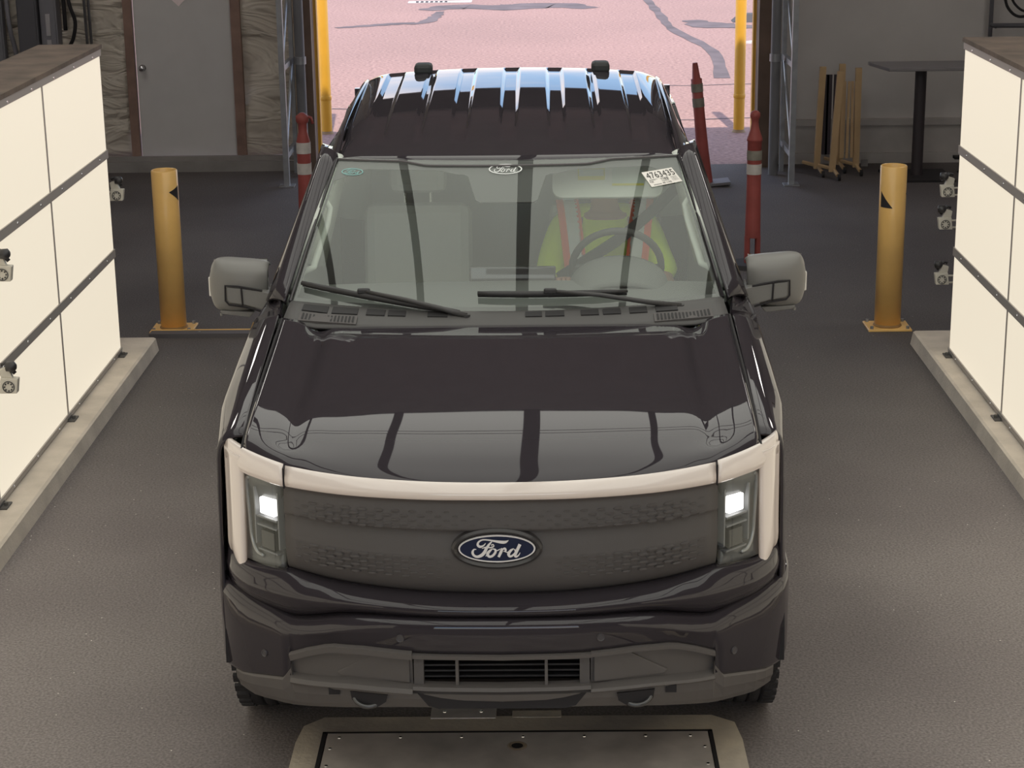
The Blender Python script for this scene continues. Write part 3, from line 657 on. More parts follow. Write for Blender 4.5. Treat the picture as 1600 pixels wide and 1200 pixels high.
# roof with pressed channels
def rib(x):
    d = 0
    for c, h in ((0, .034), (.21, .034), (.385, .016), (.565, .036)):
        q = abs(abs(x)-c)
        if q < h+.006: d = max(d, min(1, (h+.006-q)/.010))
    return d
prof = cr1(np.array([(2.31, 1.798), (2.335, 1.809), (2.42, 1.827), (2.55, 1.853), (2.75, 1.889), (3.0, 1.922), (3.4, 1.952), (3.8, 1.972), (4.03, 1.978), (4.09, 1.968), (4.10, 1.945)]), 4)
xs_ = sorted(set([0]+[round(q, 4) for c, h in ((0, .034), (.21, .034), (.385, .016), (.565, .036)) for q in (c-h-.014, c-h-.006, c-h+.004, c-h+.011, c, c+h-.011, c+h-.004, c+h+.006, c+h+.014) if q > 0]+[.08, .13, .27, .32, .44, .49, .62, .645, .67, .69, .705, .72]))
xs_ = [-x for x in reversed(xs_) if x > 0]+xs_
G = []
for (y, z) in prof:
    row = []
    f = min(1, max(0, (y-2.52)/.30))*min(1, max(0, (4.06-y)/.04)) 
    wf = .735/.72 if y > 2.5 else (.735+(y-2.5)*.0)/.72
    for x in xs_:
        a = abs(x)/.72; fall = .030*a**2.2+.030*max(0, (a-.86)/.14)**1.6
        yb = y+(.115*(abs(x)/.72)**2)*max(0, 1-(y-2.31)/.6)
        row.append((x*wf, yb-(.05*a**2 if y > 3.9 else 0)*max(0, (y-3.9)/.2), z-fall*min(1, .25+(y-2.31)/.5) - .014*f*rib(x)))
    G.append(row)
ROOF = gridmesh('roof', np.array(G), PAINT, T, solid=.015)
for x in (-.443, .446):
    o = MB().box(x-.045, x+.045, 3.93, 4.04, 1.955, 2.012).build('roof_block', mat('soft_black', (.03, .032, .034), .6), T, bev=.018)
# cab sides
def SX(z): return float(np.interp(z, [.42, .60, .9, 1.10, 1.20, 1.27, 1.305, 1.86], [.962, .985, .992, .990, .982, .968, .955, .762]))
def side_panel(name, y0, y1, z0, z1, m, parent, s, n=10, solid=.02, arch_ax=None, inset=0, ytop=None):
    rws = []
    for y in np.linspace(y0, y1, 12 if arch_ax else 5):
        zl = arch(y, arch_ax, z0) if arch_ax else z0
        rws.append([(s*(SX(z)-inset+(.012 if arch_ax and zl > .5 and z < zl+.06 else 0)), y, z) for z in np.linspace(zl, z1, n)])
    return gridmesh(name, np.array(rws), m, parent, solid=solid, flip=(s < 0))
def ya(z): return 1.86+(z-1.31)/(1.80-1.31)*.64      # front edge of the side glass
for s in (-1, 1):
    # A pillar: loft between the windscreen edge and the front edge of the door glass
    rws = []
    for t in np.linspace(0, 1, 12):
        a = Vector(ws_pt(1, t)); z = 1.315+.505*t; b = Vector((SX(z)-.0, ya(z)-.06, z)); a = a+Vector((.004, 0, 0))
        c = (a+b)/2+Vector((.012, -.012, .018)); c1 = a.lerp(b, .22)+Vector((.004, -.006, .014)); c2 = a.lerp(b, .82)+Vector((.010, -.006, .008))
        rws.append([(s*q[0], q[1], q[2]) for q in (a, c1, c, c2, b)])
    gridmesh('a_pillar', surf(rws, 1, 3), PAINT, T, solid=.02, flip=(s > 0))
    MB().tube([(s*(ws_pt(1, t)[0]+.012), ws_pt(1, t)[1]+.0, ws_pt(1, t)[2]+.017) for t in np.linspace(.04, .98, 14)], .006, 6).build('pillar_sheen', mat('pillar_sheen_grey', (.10, .10, .11), .35), T)  # grey strip painted in for the reflection along the pillar edge
    # roof side rail
    rws = [[(s*x, y, z) for x, z in ((.728, 1.845+dz), (.748, 1.835+dz), (.768, 1.81+dz*.8), (.778, 1.79+dz*.5))] for y, dz in ((2.42, -.035), (2.55, -.01), (2.8, .03), (3.1, .055), (3.5, .075), (3.9, .085), (4.09, .08))]
    gridmesh('roof_rail', surf(rws, 3, 3), PAINT, T, solid=.015, flip=(s < 0))
    # wing corner in front of the door
    side_panel('cowl_side', 1.56, 1.60, .46, 1.30, PAINT, T, s)
    v = [(s*.872, 1.50, 1.336), (s*.955, 1.56, 1.305), (s*.957, 1.86, 1.308), (s*.905, 1.80, 1.345)]
    pyd('pillar_foot', v, [(0, 1, 2, 3)], PAINT, T, solid=.02, offset=0)
    for (y0, y1, nm) in ((1.605, 2.665, 'front_door'), (2.675, 3.70, 'rear_door')):
        d = side_panel(nm, y0, y1, .47, 1.305, PAINT, T, s); d.name = nm
        # frame and glass
        zz = np.linspace(1.31, 1.80, 6); f0 = (lambda z: ya(z)-.035) if nm == 'front_door' else (lambda z: 2.70)
        f1 = (lambda z: y1-.03) if nm == 'front_door' else (lambda z: y1-.05-(z-1.31)*.15)
        gridmesh('door_glass', np.array([[(s*(SX(z)-.012), f0(z)+(f1(z)-f0(z))*k/4, z) for z in zz] for k in range(5)]), SGLASS if nm == 'front_door' else PRIVG, d, solid=.004, offset=0)
        pts = [(s*(SX(z)-.006), f0(z), z) for z in zz]+[(s*(SX(1.80)-.006), f1(1.80), 1.80)]+[(s*(SX(z)-.006), f1(z), z) for z in zz[::-1]]
        MB().tube(pts, .017, 6).build('window_frame', GLOSSB, d, smooth=True)
        MB().tube([(s*.962, f0(1.31)-.05, 1.306), (s*.962, y1-.01, 1.306)], .008, 6).build('belt_strip', mat('belt_strip_chrome', (.25, .25, .26), .3, metal=.8), d)
        MB().rbox((s*1.0, y1-.17, 1.13), (.03, .22, .035)).build('door_handle', PAINT, d, bev=.008)
    side_panel('b_pillar', 2.655, 2.72, 1.30, 1.80, GLOSSB, T, s, solid=.04); side_panel('c_pillar', 3.66, 4.09, .47, 1.82, PAINT, T, s, solid=.03)
    MB().box(s*.90-.06, s*.90+.06, 1.45, 4.1, .36, .47).build('running_board', PLASTIC, T, bev=.01)
    # bed side with rear arch
    side_panel('bed_side', 4.12, 5.84, .50, 1.30, PAINT, T, s, solid=.04, arch_ax=RAX)
MB().box(-.93, .93, 4.06, 4.09, .47, 1.32).box(-.8, -.70, 4.05, 4.09, 1.3, 1.88).box(.70, .8, 4.05, 4.09, 1.3, 1.88).build('cab_back', PAINT, T)
MB().box(-.74, .74, 4.06, 4.075, 1.32, 1.86).build('rear_glass', SGLASS, T)
MB().box(-.92, .92, 5.80, 5.87, .55, 1.28).build('tailgate', PAINT, T, bev=.01)
MB().box(-.93, .93, 4.12, 5.80, .70, .74).box(-.93, .93, 4.12, 4.16, .7, 1.26).build('bed_floor', PLASTIC, T)
MB().box(-.95, .95, 5.82, 5.95, .42, .56).build('rear_bumper', mat('rear_bumper_grey', (.12, .12, .12), .4), T, bev=.02)
for s in (-1, 1): MB().box(s*.95-.035, s*.95+.035, 5.72, 5.86, .95, 1.25).build('tail_lamp', mat('red_lens', (.25, .01, .01), .2, coat=.5), T, bev=.01)
# wheels
def wheel(x, y, s):
    t = MB(); R, Wd = TR, .135
    pr = [(R-.165, -Wd+.02), (R-.10, -Wd), (R-.03, -Wd+.004), (R-.006, -Wd+.03)]
    for k in range(5):
        h = -Wd+.045+k*.045; pr += [(R, h), (R, h+.034), (R-.012, h+.036), (R-.012, h+.043)]
    pr += [(R-.006, Wd-.03), (R-.03, Wd-.004), (R-.10, Wd), (R-.165, Wd-.02)]
    t.lathe(pr, (x, y, R), 'x', 40); ty = t.build('tyre', RUBBER, T, smooth=True)
    mb = MB()
    for k in range(44):
        a = 2*PI*k/44
        for s2 in (-1, 1):
            mb.rbox((x+s2*(Wd-.02), y+(R-.003)*math.cos(a), R+(R-.003)*math.sin(a)), (.045, .014, .034), Matrix.Rotation(a, 3, 'X'))
    tag(mb.build('tread_blocks', RUBBER, ty), kind='stuff')
    r = MB().lathe([(R-.165, -Wd+.02), (R-.19, -Wd+.03), (R-.20, Wd*.4), (R-.17, Wd-.03), (R-.160, Wd-.02)] if s > 0 else [(R-.165, Wd-.02), (R-.19, Wd-.03), (R-.20, -Wd*.4), (R-.17, -Wd+.03), (R-.160, -Wd+.02)], (x, y, R), 'x', 32)
    r.lathe([(0, s*.09), (.06, s*.09), (.075, s*.07), (.075, s*.0)], (x, y, R), 'x', 20)
    rm = r.build('wheel_rim', RIM, T, smooth=True)
    for k in range(6):
        a = 2*PI*k/6; MB().rbox((x+s*.07, y+.14*math.cos(a), R+.14*math.sin(a)), (.03, .19, .045), Matrix.Rotation(a, 3, 'X')).build('spoke', RIM, rm, bev=.006)
for yy in (FAX, RAX):
    for s in (-1, 1): wheel(s*.835, yy, s)
# cowl panel with vents
def cwp(u, k_):   # between the bonnet's rear edge (k=0) and the glass (k=1)
    x = u*.862; i = np.interp(abs(x), hx, rear); z0 = float(np.interp(abs(x), hx, [1.318]*5+[1.316, 1.325, 1.330])); b = ws_pt(u*.985, .035)
    return (x*(1-k_)+b[0]*k_, (i+.004)*(1-k_)+b[1]*k_, (z0-.004)*(1-k_)+(b[2]-.002)*k_+.004*math.sin(PI*k_))
CW = gridmesh('cowl', np.array([[cwp(u, k_) for u in np.linspace(-1, 1, 41)] for k_ in np.linspace(-.08, 1, 6)]), mat('cowl_plastic', (.085, .082, .08), .6), T, solid=.008)
VENT = mat('vent_mesh', (.022, .021, .022), .7)
def cbox(u0, u1, k0, k1, name, m, parent, up=.004, dn=-.004):
    v = [tuple(Vector(cwp(u, k_))+Vector((0, -.2*d, d))) for d in (up, dn) for u, k_ in ((u0, k0), (u1, k0), (u1, k1), (u0, k1))]
    return pyd(name, v, [(0, 1, 2, 3), (7, 6, 5, 4), (0, 4, 5, 1), (1, 5, 6, 2), (2, 6, 7, 3), (3, 7, 4, 0)], m, parent)
for (a, b) in ((-.93, -.81), (-.79, -.67), (-.63, -.545), (-.53, -.45), (-.35, -.26), (.09, .165), (.18, .265), (.34, .42), (.44, .52), (.56, .64), (.68, .78)):
    cbox(a, b, .50, .82, 'cowl_vent', VENT, CW)
for s in (-1, 1):
    cbox(*(sorted((s*.93, s*.665))), .02, .38, 'side_vent', PLASTIC, CW, up=.006)
    mb = MB()
    for i in range(15):
        u = s*(.682+i*.0165); v = [tuple(Vector(cwp(uu, kk))+Vector((0, -.002, .0088))) for uu, kk in ((u-.0045, .08), (u+.0045, .08), (u+.0045, .33), (u-.0045, .33))]
        mb.add(v, [(0, 1, 2, 3)])
    tag(mb.build('vent_slots', VENT, CW), kind='stuff')
# wipers (points found on the glass)
WIP = mat('wiper_black', (.035, .034, .035), .5)
def wiper(blade, arm, name='wiper'):
    t = MB(); b0, b1 = blade
    pts = [ws_off(b0[0]+(b1[0]-b0[0])*k/10, b0[1]+(b1[1]-b0[1])*k/10, .022) for k in range(11)]
    t.tube(pts, [.010, .012]+[.013]*7+[.011, .006], 6); bl = None
    w = t.build(name, WIP, T, smooth=True)
    MB().tube([ws_off(b0[0]+(b1[0]-b0[0])*k/10, b0[1]+(b1[1]-b0[1])*k/10, .008) for k in range(11)], .005, 4).build('wiper_rubber', VENT, w)
    a = [ws_off(q[0], q[1], q[2]) for q in arm]
    MB().tube(a, [.008, .010, .011, .013, .014][:len(a)], 6).build('wiper_arm', mat('wiper_arm_grey', (.06, .058, .058), .45), w, smooth=True)
    c = Vector(a[0]); MB().rbox(c, (.05, .022, .022)).build('wiper_clip', WIP, w, bev=.006)
    MB().lathe([(0, .006), (.014, .006), (.016, -.02)], tuple(Vector(a[-1])), 'z', 12).build('wiper_pivot', WIP, w)
wiper(((-.945, .118), (-.20, .004)), ((-.64, .085, .035), (-.45, .045, .04), (-.28, .01, .03), (-.17, -.01, .012)))
wiper(((-.125, .105), (.55, .090)), ((.20, .095, .04), (.42, .055, .045), (.62, .015, .03), (.78, -.01, .012)))
# mirrors
MIRM = mat('mirror_shell_plastic', (.19, .184, .172), .5, coat=.1)
for s in (-1, 1):
    m_ = empty('door_mirror', (0, 0, 0)); m_.parent = T
    sec = []
    for x, zt, zb, yf in ((.975, 1.440, 1.335, .012), (.985, 1.452, 1.300, .0), (1.02, 1.460, 1.275, -.02), (1.09, 1.466, 1.262, -.028), (1.15, 1.470, 1.262, -.022), (1.190, 1.462, 1.272, -.005), (1.208, 1.43, 1.31, .02), (1.212, 1.40, 1.33, .05)):
        h = zt-zb; yc = 1.90
        sec.append([(s*x, yc+.10, zt-.012), (s*x, yc+.05, zt), (s*x, yc+.015+yf, zt-.010), (s*x, yc+yf-.018, zt-h*.22), (s*x, yc+yf-.022, zt-h*.55), (s*x, yc+yf-.012, zb+h*.12), (s*x, yc+yf+.02, zb), (s*x, yc+.08, zb+.002), (s*x, yc+.10, zb+.012)])
    sh = gridmesh('mirror_shell', surf(sec, 4, 4), MIRM, m_, solid=.006, offset=0)
    MB().box(min(s*.985, s*1.205), max(s*.985, s*1.205), 1.985, 1.995, 1.28, 1.455).build('mirror_glass', mat('mirror_silver', (.8, .8, .8), .03, metal=1), m_)
    # recessed arm in the lower inner corner
    y_ = 1.87
    arm = [(1.135, 1.372), (1.135, 1.318), (1.125, 1.306), (1.06, 1.296), (.965, 1.268), (.925, 1.262), (.925, 1.33), (.98, 1.352), (1.08, 1.366)]
    MB().prism(arm, lambda a, b: (s*a, y_-.030, b), lambda a, b: (s*a, y_+.07, b)).build('mirror_arm', MIRM, m_, bev=.004)
    mb = MB(); q = [(.99, 1.356), (1.09, 1.374), (1.140, 1.378), (1.141, 1.316), (1.128, 1.300), (1.06, 1.289), (1.0, 1.272)]
    mb.tube([(s*a, y_-.030, b) for a, b in q], .0045, 5); mb.tube([(s*1.075, y_-.033, 1.37), (s*1.072, y_-.033, 1.297)], .004, 5); mb.build('arm_gap', DARK, m_)
    MB().prism([(1.03, 1.262), (1.17, 1.268), (1.165, 1.254), (1.05, 1.240)], lambda a, b: (s*a, y_-.005, b), lambda a, b: (s*a, y_+.06, b)).build('mirror_foot', MIRM, m_, bev=.003)
    MB().box(min(s*1.205, s*1.217), max(s*1.205, s*1.217), 1.90, 1.95, 1.32, 1.40).build('marker_lens', mat('marker_lens_clear', (.75, .72, .66), .2, coat=.6), m_, bev=.004)
    MB().lathe([(0, .0), (.006, .002), (.007, .014)], (s*1.165, y_+.0, 1.245), 'z', 8).build('mirror_camera', MIRM, m_)
    MB().prism([(1.80, 1.30), (2.06, 1.30), (2.02, 1.42), (1.98, 1.42)], lambda a, b: (s*(SX(b)-.02), a, b), lambda a, b: (s*(SX(b)+.008), a, b)).build('mirror_base', PLASTIC, m_)
# ------------------------------------------------------------------ cab interior
ci = empty('cabin'); ci.parent = T
rws = [[(u*w_, y, z-.012*u*u) for u in (-1, -.6, -.2, .2, .6, 1)] for w_, y, z in ((.84, 1.62, 1.318), (.87, 1.80, 1.335), (.88, 2.0, 1.338), (.88, 2.09, 1.325), (.88, 2.12, 1.25), (.88, 2.10, 1.05), (.86, 2.0, .85))]
gridmesh('dashboard', surf(rws, 3, 2), DASHM, ci, solid=.01)
rws = [[(.465+.205*math.cos(a)*k1, y, 1.30+h*math.sin(a)) for a in np.linspace(PI, 0, 13)] for y, h, k1 in ((1.90, .05, .8), (1.97, .09, .93), (2.06, .112, 1), (2.16, .118, 1.0))]
gridmesh('instrument_hood', surf(rws, 3, 1), DASHM, ci, solid=.01)
MB().rbox((0.02, 2.13, 1.30), (.36, .02, .16), Matrix.Rotation(-.15, 3, 'X')).build('centre_screen', GLOSSB, ci, bev=.006)
# steering wheel
WC = Vector((.462, 2.30, 1.335)); WT = Matrix.Rotation(math.radians(24), 3, 'X')
def whp(a, r, d=0): return WC+WT@Vector((r*math.cos(a), d, r*math.sin(a)))
sw = MB().tube([whp(2*PI*k/40, .19) for k in range(41)], .0155, 10, cap=False).build('steering_wheel', mat('wheel_leather', (.035, .034, .034), .6), ci, smooth=True)
MB().tube([whp(0, 0, -.03), whp(0, 0, -.22)], [.06, .045], 12).build('steering_column', DASHM, sw)
MB().rbox(WC+WT@Vector((0, -.01, 0)), (.15, .05, .11), WT).build('wheel_hub', DASHM, sw, bev=.015)
for a in (0, PI, -PI/2): MB().tube([whp(a, .06), whp(a, .185)], .014, 6).build('wheel_spoke', DASHM, sw)
# seats
def seat(x, name='front_seat', y=2.72):
    t = empty(name, (x, y, 0)); t.parent = ci
    rw = [[(u*w_, y_, z_) for u in (-1, -.85, -.4, 0, .4, .85, 1)] for w_, y_, z_ in ()]
    def pad(nm, c, sz, rot=0, b=.04): return MB().rbox(c, sz, Matrix.Rotation(rot, 3, 'X')).build(nm, SEATM, t, bev=b)
    pad('seat_cushion', (0, .0, .80), (.52, .52, .16), .05); pad('seat_back', (0, .30, 1.15), (.50, .13, .66), -.22, .05)
    pad('headrest', (0, .40, 1.60), (.27, .10, .17), -.15, .04)
    MB().tube([(-.06, .37, 1.45), (-.06, .39, 1.56)], .008, 6).tube([(.06, .37, 1.45), (.06, .39, 1.56)], .008, 6).build('headrest_post', CHROME, t)
seat(-.43); seat(.43)
MB().box(-.17, .17, 2.15, 3.0, .7, 1.02).build('centre_console', DASHM, ci, bev=.03)
MB().rbox((0, 3.55, .85), (1.5, .5, .16)).build('rear_bench', SEATM, ci, bev=.04); MB().rbox((0, 3.90, 1.2), (1.5, .12, .6), Matrix.Rotation(-.15, 3, 'X')).build('rear_backrest', SEATM, ci, bev=.04)
for x in (-.45, 0, .45): MB().rbox((x, 3.96, 1.56), (.26, .09, .15)).build('rear_headrest', SEATM, ci, bev=.03)
MB().box(-.86, .86, 1.6, 4.05, .58, .62).build('cabin_floor', INTER, ci)
gridmesh('headliner', np.array([[(u*.70, y, z-.03*u*u) for u in (-1, -.5, 0, .5, 1)] for y, z in ((2.50, 1.812), (2.8, 1.85), (3.2, 1.885), (3.6, 1.91), (4.03, 1.92))]), LIGHTI, ci, solid=.01)
for s in (-1, 1):
    MB().prism([(1.65, .6), (4.05, .6), (4.05, 1.27), (1.65, 1.27)], lambda a, b: (s*.93, a, b), lambda a, b: (s*.90, a, b)).build('door_trim', INTER, ci)
    # pale inner pillars: A, B with grab handle
    MB().tube([(s*.86, 1.80, 1.36), (s*.80, 2.1, 1.60), (s*.725, 2.46, 1.79)], .028, 8).build('inner_pillar', LIGHTI, ci, smooth=True)
    MB().tube([(s*.875, 2.69, 1.28), (s*.80, 2.68, 1.55), (s*.73, 2.66, 1.80)], [.05, .045, .04], 8).build('inner_pillar', LIGHTI, ci, smooth=True)
    MB().tube([(s*.84, 1.98, 1.40), (s*.80, 2.02, 1.41), (s*.755, 2.20, 1.56), (s*.745, 2.22, 1.62), (s*.77, 2.22, 1.66)], .014, 8).build('grab_handle', LIGHTI, ci, smooth=True)
    MB().tube([(s*.82, 3.72, 1.28), (s*.74, 3.8, 1.82)], [.09, .07], 8).build('inner_pillar', LIGHTI, ci, smooth=True)
VC = Vector((.425, 2.40, 1.690)); Rvis = Matrix.Rotation(-.62, 3, 'X')
def rrect(w_, h_, r_, n_=6): return [(sx*(w_-r_)+r_*math.cos(a), sy*(h_-r_)+r_*math.sin(a)) for sx, sy, a0 in ((1, 1, 0), (-1, 1, PI/2), (-1, -1, PI), (1, -1, 1.5*PI)) for a in np.linspace(a0, a0+PI/2, n_)]
vs = MB().prism(rrect(.235, .080, .045), lambda a, b: tuple(VC+Rvis@Vector((a, -.008, b))), lambda a, b: tuple(VC+Rvis@Vector((a, .008, b)))).build('sun_visor', LIGHTI, ci, bev=.003)
MB().rbox((-.43, 2.55, 1.795), (.47, .19, .016), Matrix.Rotation(.12, 3, 'X')).build('sun_visor', LIGHTI, ci, bev=.007)
def vq(a, b, d): return VC+Rvis@Vector((a, -.008-d, b))
def vlabel(a0, a1, b0, b1, m, name, d=.002): return pyd(name, [vq(a0, b0, d), vq(a1, b0, d), vq(a1, b1, d), vq(a0, b1, d)], [(0, 1, 2, 3)], m, vs)
VL = mat('visor_label', (.55, .62, .55), .6); VY = mat('visor_label_yellow', (.62, .58, .12), .6)
vlabel(-.125, -.01, .0, .055, VY, 'visor_label'); vlabel(-.12, -.015, .018, .05, VL, 'visor_label', .003)
vlabel(.02, .155, -.02, .065, VL, 'visor_label'); vlabel(.02, .155, -.028, -.018, VY, 'visor_label', .003)
MB().rbox((0, 2.30, 1.655), (.25, .035, .075), Matrix.Rotation(-.1, 3, 'X')).build('interior_mirror', DASHM, ci, bev=.012)
MB().rbox((0, 2.27, 1.725), (.20, .10, .07), Matrix.Rotation(.5, 3, 'X')).build('sensor_housing', DASHM, ci, bev=.015)

# ================================================================== THE DRIVER (sits in the truck, an object of its own)
SKIN = mat('skin', (.42, .22, .16), .6)
HIVIS = mat('hi_vis_lime_cloth', (.74, .98, .03), .85, bump=.3, bscale=12)
ORANGE = mat('hi_vis_orange_tape', (.95, .14, .05), .7); SILVER = mat('reflective_silver_tape', (.72, .74, .72), .5)
D = empty('person', (-.1306+.435, 5.673+2.80, .86), -.0018343)
tag(D, 'person in a lime hi-vis shirt with orange and silver stripes sitting behind the steering wheel', 'person')
def skin_obj(name, pts, edges, rad, m, parent, sub=2, root=0):
    me = bpy.data.meshes.new(name); me.from_pydata(pts, edges, []); me.update(); me.skin_vertices.new(name='skin') if hasattr(me.skin_vertices, 'new') else None
    o = bpy.data.objects.new(name, me); C.objects.link(o); o.parent = parent; me.materials.append(m)
    sk = o.modifiers.new('skin', 'SKIN'); sk.use_smooth_shade = True
    if not me.skin_vertices:
        bpy.context.view_layer.objects.active = o
    lay = me.skin_vertices[0].data
    for i, r_ in enumerate(rad): lay[i].radius = (r_, r_) if not isinstance(r_, tuple) else r_
    lay[root].use_root = True
    ss = o.modifiers.new('sub', 'SUBSURF'); ss.levels = sub; ss.render_levels = sub
    return o
bp = [(0, .05, .02), (0, .07, .18), (0, .08, .36), (0, .09, .52), (0, .07, .62), (0, .055, .70), (0, .05, .78), (0, .06, .86),
      (-.17, .085, .555), (-.225, .02, .40), (-.245, -.10, .27), (-.20, -.30, .33), (-.175, -.39, .38),
      (.17, .085, .555), (.225, .02, .40), (.275, -.10, .30), (.235, -.30, .33), (.185, -.39, .38),
      (-.10, .02, .0), (-.13, -.42, .03), (-.14, -.62, -.30), (-.14, -.78, -.34), (.10, .02, .0), (.13, -.42, .03), (.14, -.62, -.30), (.14, -.78, -.34)]
be = [(0, 1), (1, 2), (2, 3), (3, 4), (4, 5), (5, 6), (6, 7), (3, 8), (8, 9), (9, 10), (10, 11), (11, 12), (3, 13), (13, 14), (14, 15), (15, 16), (16, 17), (0, 18), (18, 19), (19, 20), (20, 21), (0, 22), (22, 23), (23, 24), (24, 25)]
brad = [(.15, .12), (.14, .11), (.15, .115), (.13, .10), .058, .075, .092, .080, .066, .052, .042, .032, .028, .066, .052, .042, .032, .028, .09, .07, .05, .045, .09, .07, .05, .045]
body = skin_obj('body', bp, be, brad, SKIN, D)
# head details: hair, ears, nose, eyes, mouth
hb = MB()
for i in range(9):
    a = PI*.5*i/8; hb.v += [(.088*math.cos(a)*math.cos(t), .065+.100*math.cos(a)*math.sin(t)+.010, .80+.115*math.sin(a)) for t in np.linspace(0, 2*PI, 24, endpoint=False)]
for i in range(8):
    for k_ in range(24): hb.f.append((i*24+k_, i*24+(k_+1) % 24, (i+1)*24+(k_+1) % 24, (i+1)*24+k_))
hb.build('hair', mat('dark_hair', (.03, .022, .018), .8), D, smooth=True)
MB().tube([(0, -.035, .79), (0, -.055, .755), (0, -.045, .742)], [.008, .014, .010], 8).build('nose', SKIN, D, smooth=True)
for s in (-1, 1):
    MB().lathe([(0, -.010), (.008, -.006), (.011, 0)], (s*.032, -.034, .785), 'y', 12).build('eye', mat('eye_white', (.7, .7, .68), .3), D, smooth=True)
    MB().lathe([(.0, -.006), (.020, -.006), (.024, .0), (.018, .008), (0, .006)], (s*.092, .06, .775), 'x', 12).build('ear', SKIN, D, smooth=True)
MB().tube([(-.022, -.034, .722), (0, -.040, .720), (.022, -.034, .722)], .004, 6).build('mouth', mat('lips', (.35, .12, .10), .6), D)
# hands round the wheel rim: palm and five fingers each
for s in (-1, 1):
    wx = s*.185; hp = Vector((wx, -.40, .385)); pts = [tuple(hp), tuple(hp+Vector((-s*.0, -.05, .02))), tuple(hp+Vector((-s*.002, -.075, .03)))]; ed = [(0, 1), (1, 2)]; rd = [.028, (.034, .018), (.032, .016)]
    for q, (off, ln) in enumerate(((-.030, .055), (-.010, .066), (.010, .070), (.030, .062))):
        b0 = len(pts); base = hp+Vector((off, -.085, .035))
        pts += [tuple(base), tuple(base+Vector((0, -ln*.45, .008))), tuple(base+Vector((0, -ln*.70, -.020))), tuple(base+Vector((0, -ln*.45, -.042)))]
        ed += [(2, b0), (b0, b0+1), (b0+1, b0+2), (b0+2, b0+3)]; rd += [.010, .009, .0085, .008]
    b0 = len(pts); pts += [tuple(hp+Vector((-s*.034, -.035, .012))), tuple(hp+Vector((-s*.052, -.065, -.004))), tuple(hp+Vector((-s*.045, -.090, -.012)))]
    ed += [(1, b0), (b0, b0+1), (b0+1, b0+2)]; rd += [.012, .011, .009]
    skin_obj('hand', pts, ed, rd, SKIN, D, 1)
sp = [bp[i] for i in (0, 1, 2, 3)]+[(-.175, .085, .560), (-.232, .02, .40), (-.262, -.075, .295), (.175, .085, .560), (.232, .02, .40), (.290, -.075, .31), (-.09, .085, .575), (.09, .085, .575)]
sh = skin_obj('shirt', sp, [(0, 1), (1, 2), (2, 3), (3, 10), (10, 4), (4, 5), (5, 6), (3, 11), (11, 7), (7, 8), (8, 9)], [(.175, .14), (.170, .135), (.180, .14), (.145, .115), .080, .078, .070, .080, .078, .070, .078, .078], HIVIS, D)
# vest stripes over each shoulder, seat belt, trousers
for s in (-1, 1):
    def stp(dx, w_, m, nm):
        path = [(s*(.155+dx), .15, .625), (s*(.160+dx), .06, .660), (s*(.150+dx), -.03, .600), (s*(.135+dx), -.085, .47), (s*(.12+dx), -.115, .33), (s*(.11+dx), -.12, .15)]
        P_ = cr1(np.array(path), 5); v = [(x-w_/2, y-.010, z) for x, y, z in P_]+[(x+w_/2, y-.010+.012*0, z) for x, y, z in P_]; n = len(P_)
        pyd(nm, v, [(i, i+1, n+i+1, n+i) for i in range(n-1)], m, D, solid=.008, offset=0)
    stp(0, .058, SILVER, 'silver_stripe'); stp(.044, .032, ORANGE, 'orange_stripe'); stp(-.032, .018, ORANGE, 'orange_stripe')
skin_obj('trousers', [bp[0], (-.10, .02, .0), (-.13, -.42, .03), (-.14, -.62, -.30), (.10, .02, .0), (.13, -.42, .03), (.14, -.62, -.30)], [(0, 1), (1, 2), (2, 3), (0, 4), (4, 5), (5, 6)], [(.17, .14), .105, .085, .065, .105, .085, .065], mat('dark_trousers', (.03, .032, .045), .85), D)
P_ = cr1(np.array([(.34, .24, .69), (.265, .05, .665), (.16, -.085, .60), (.04, -.155, .52), (-.09, -.175, .44), (-.22, -.15, .35)]), 6); n = len(P_)
pyd('seat_belt', [(x-.010, y-.012, z+.024) for x, y, z in P_]+[(x+.010, y-.012, z-.024) for x, y, z in P_], [(i, i+1, n+i+1, n+i) for i in range(n-1)], mat('belt_webbing', (.035, .034, .035), .8), ci, solid=.003, offset=0).location = (.435, 2.80, .86)

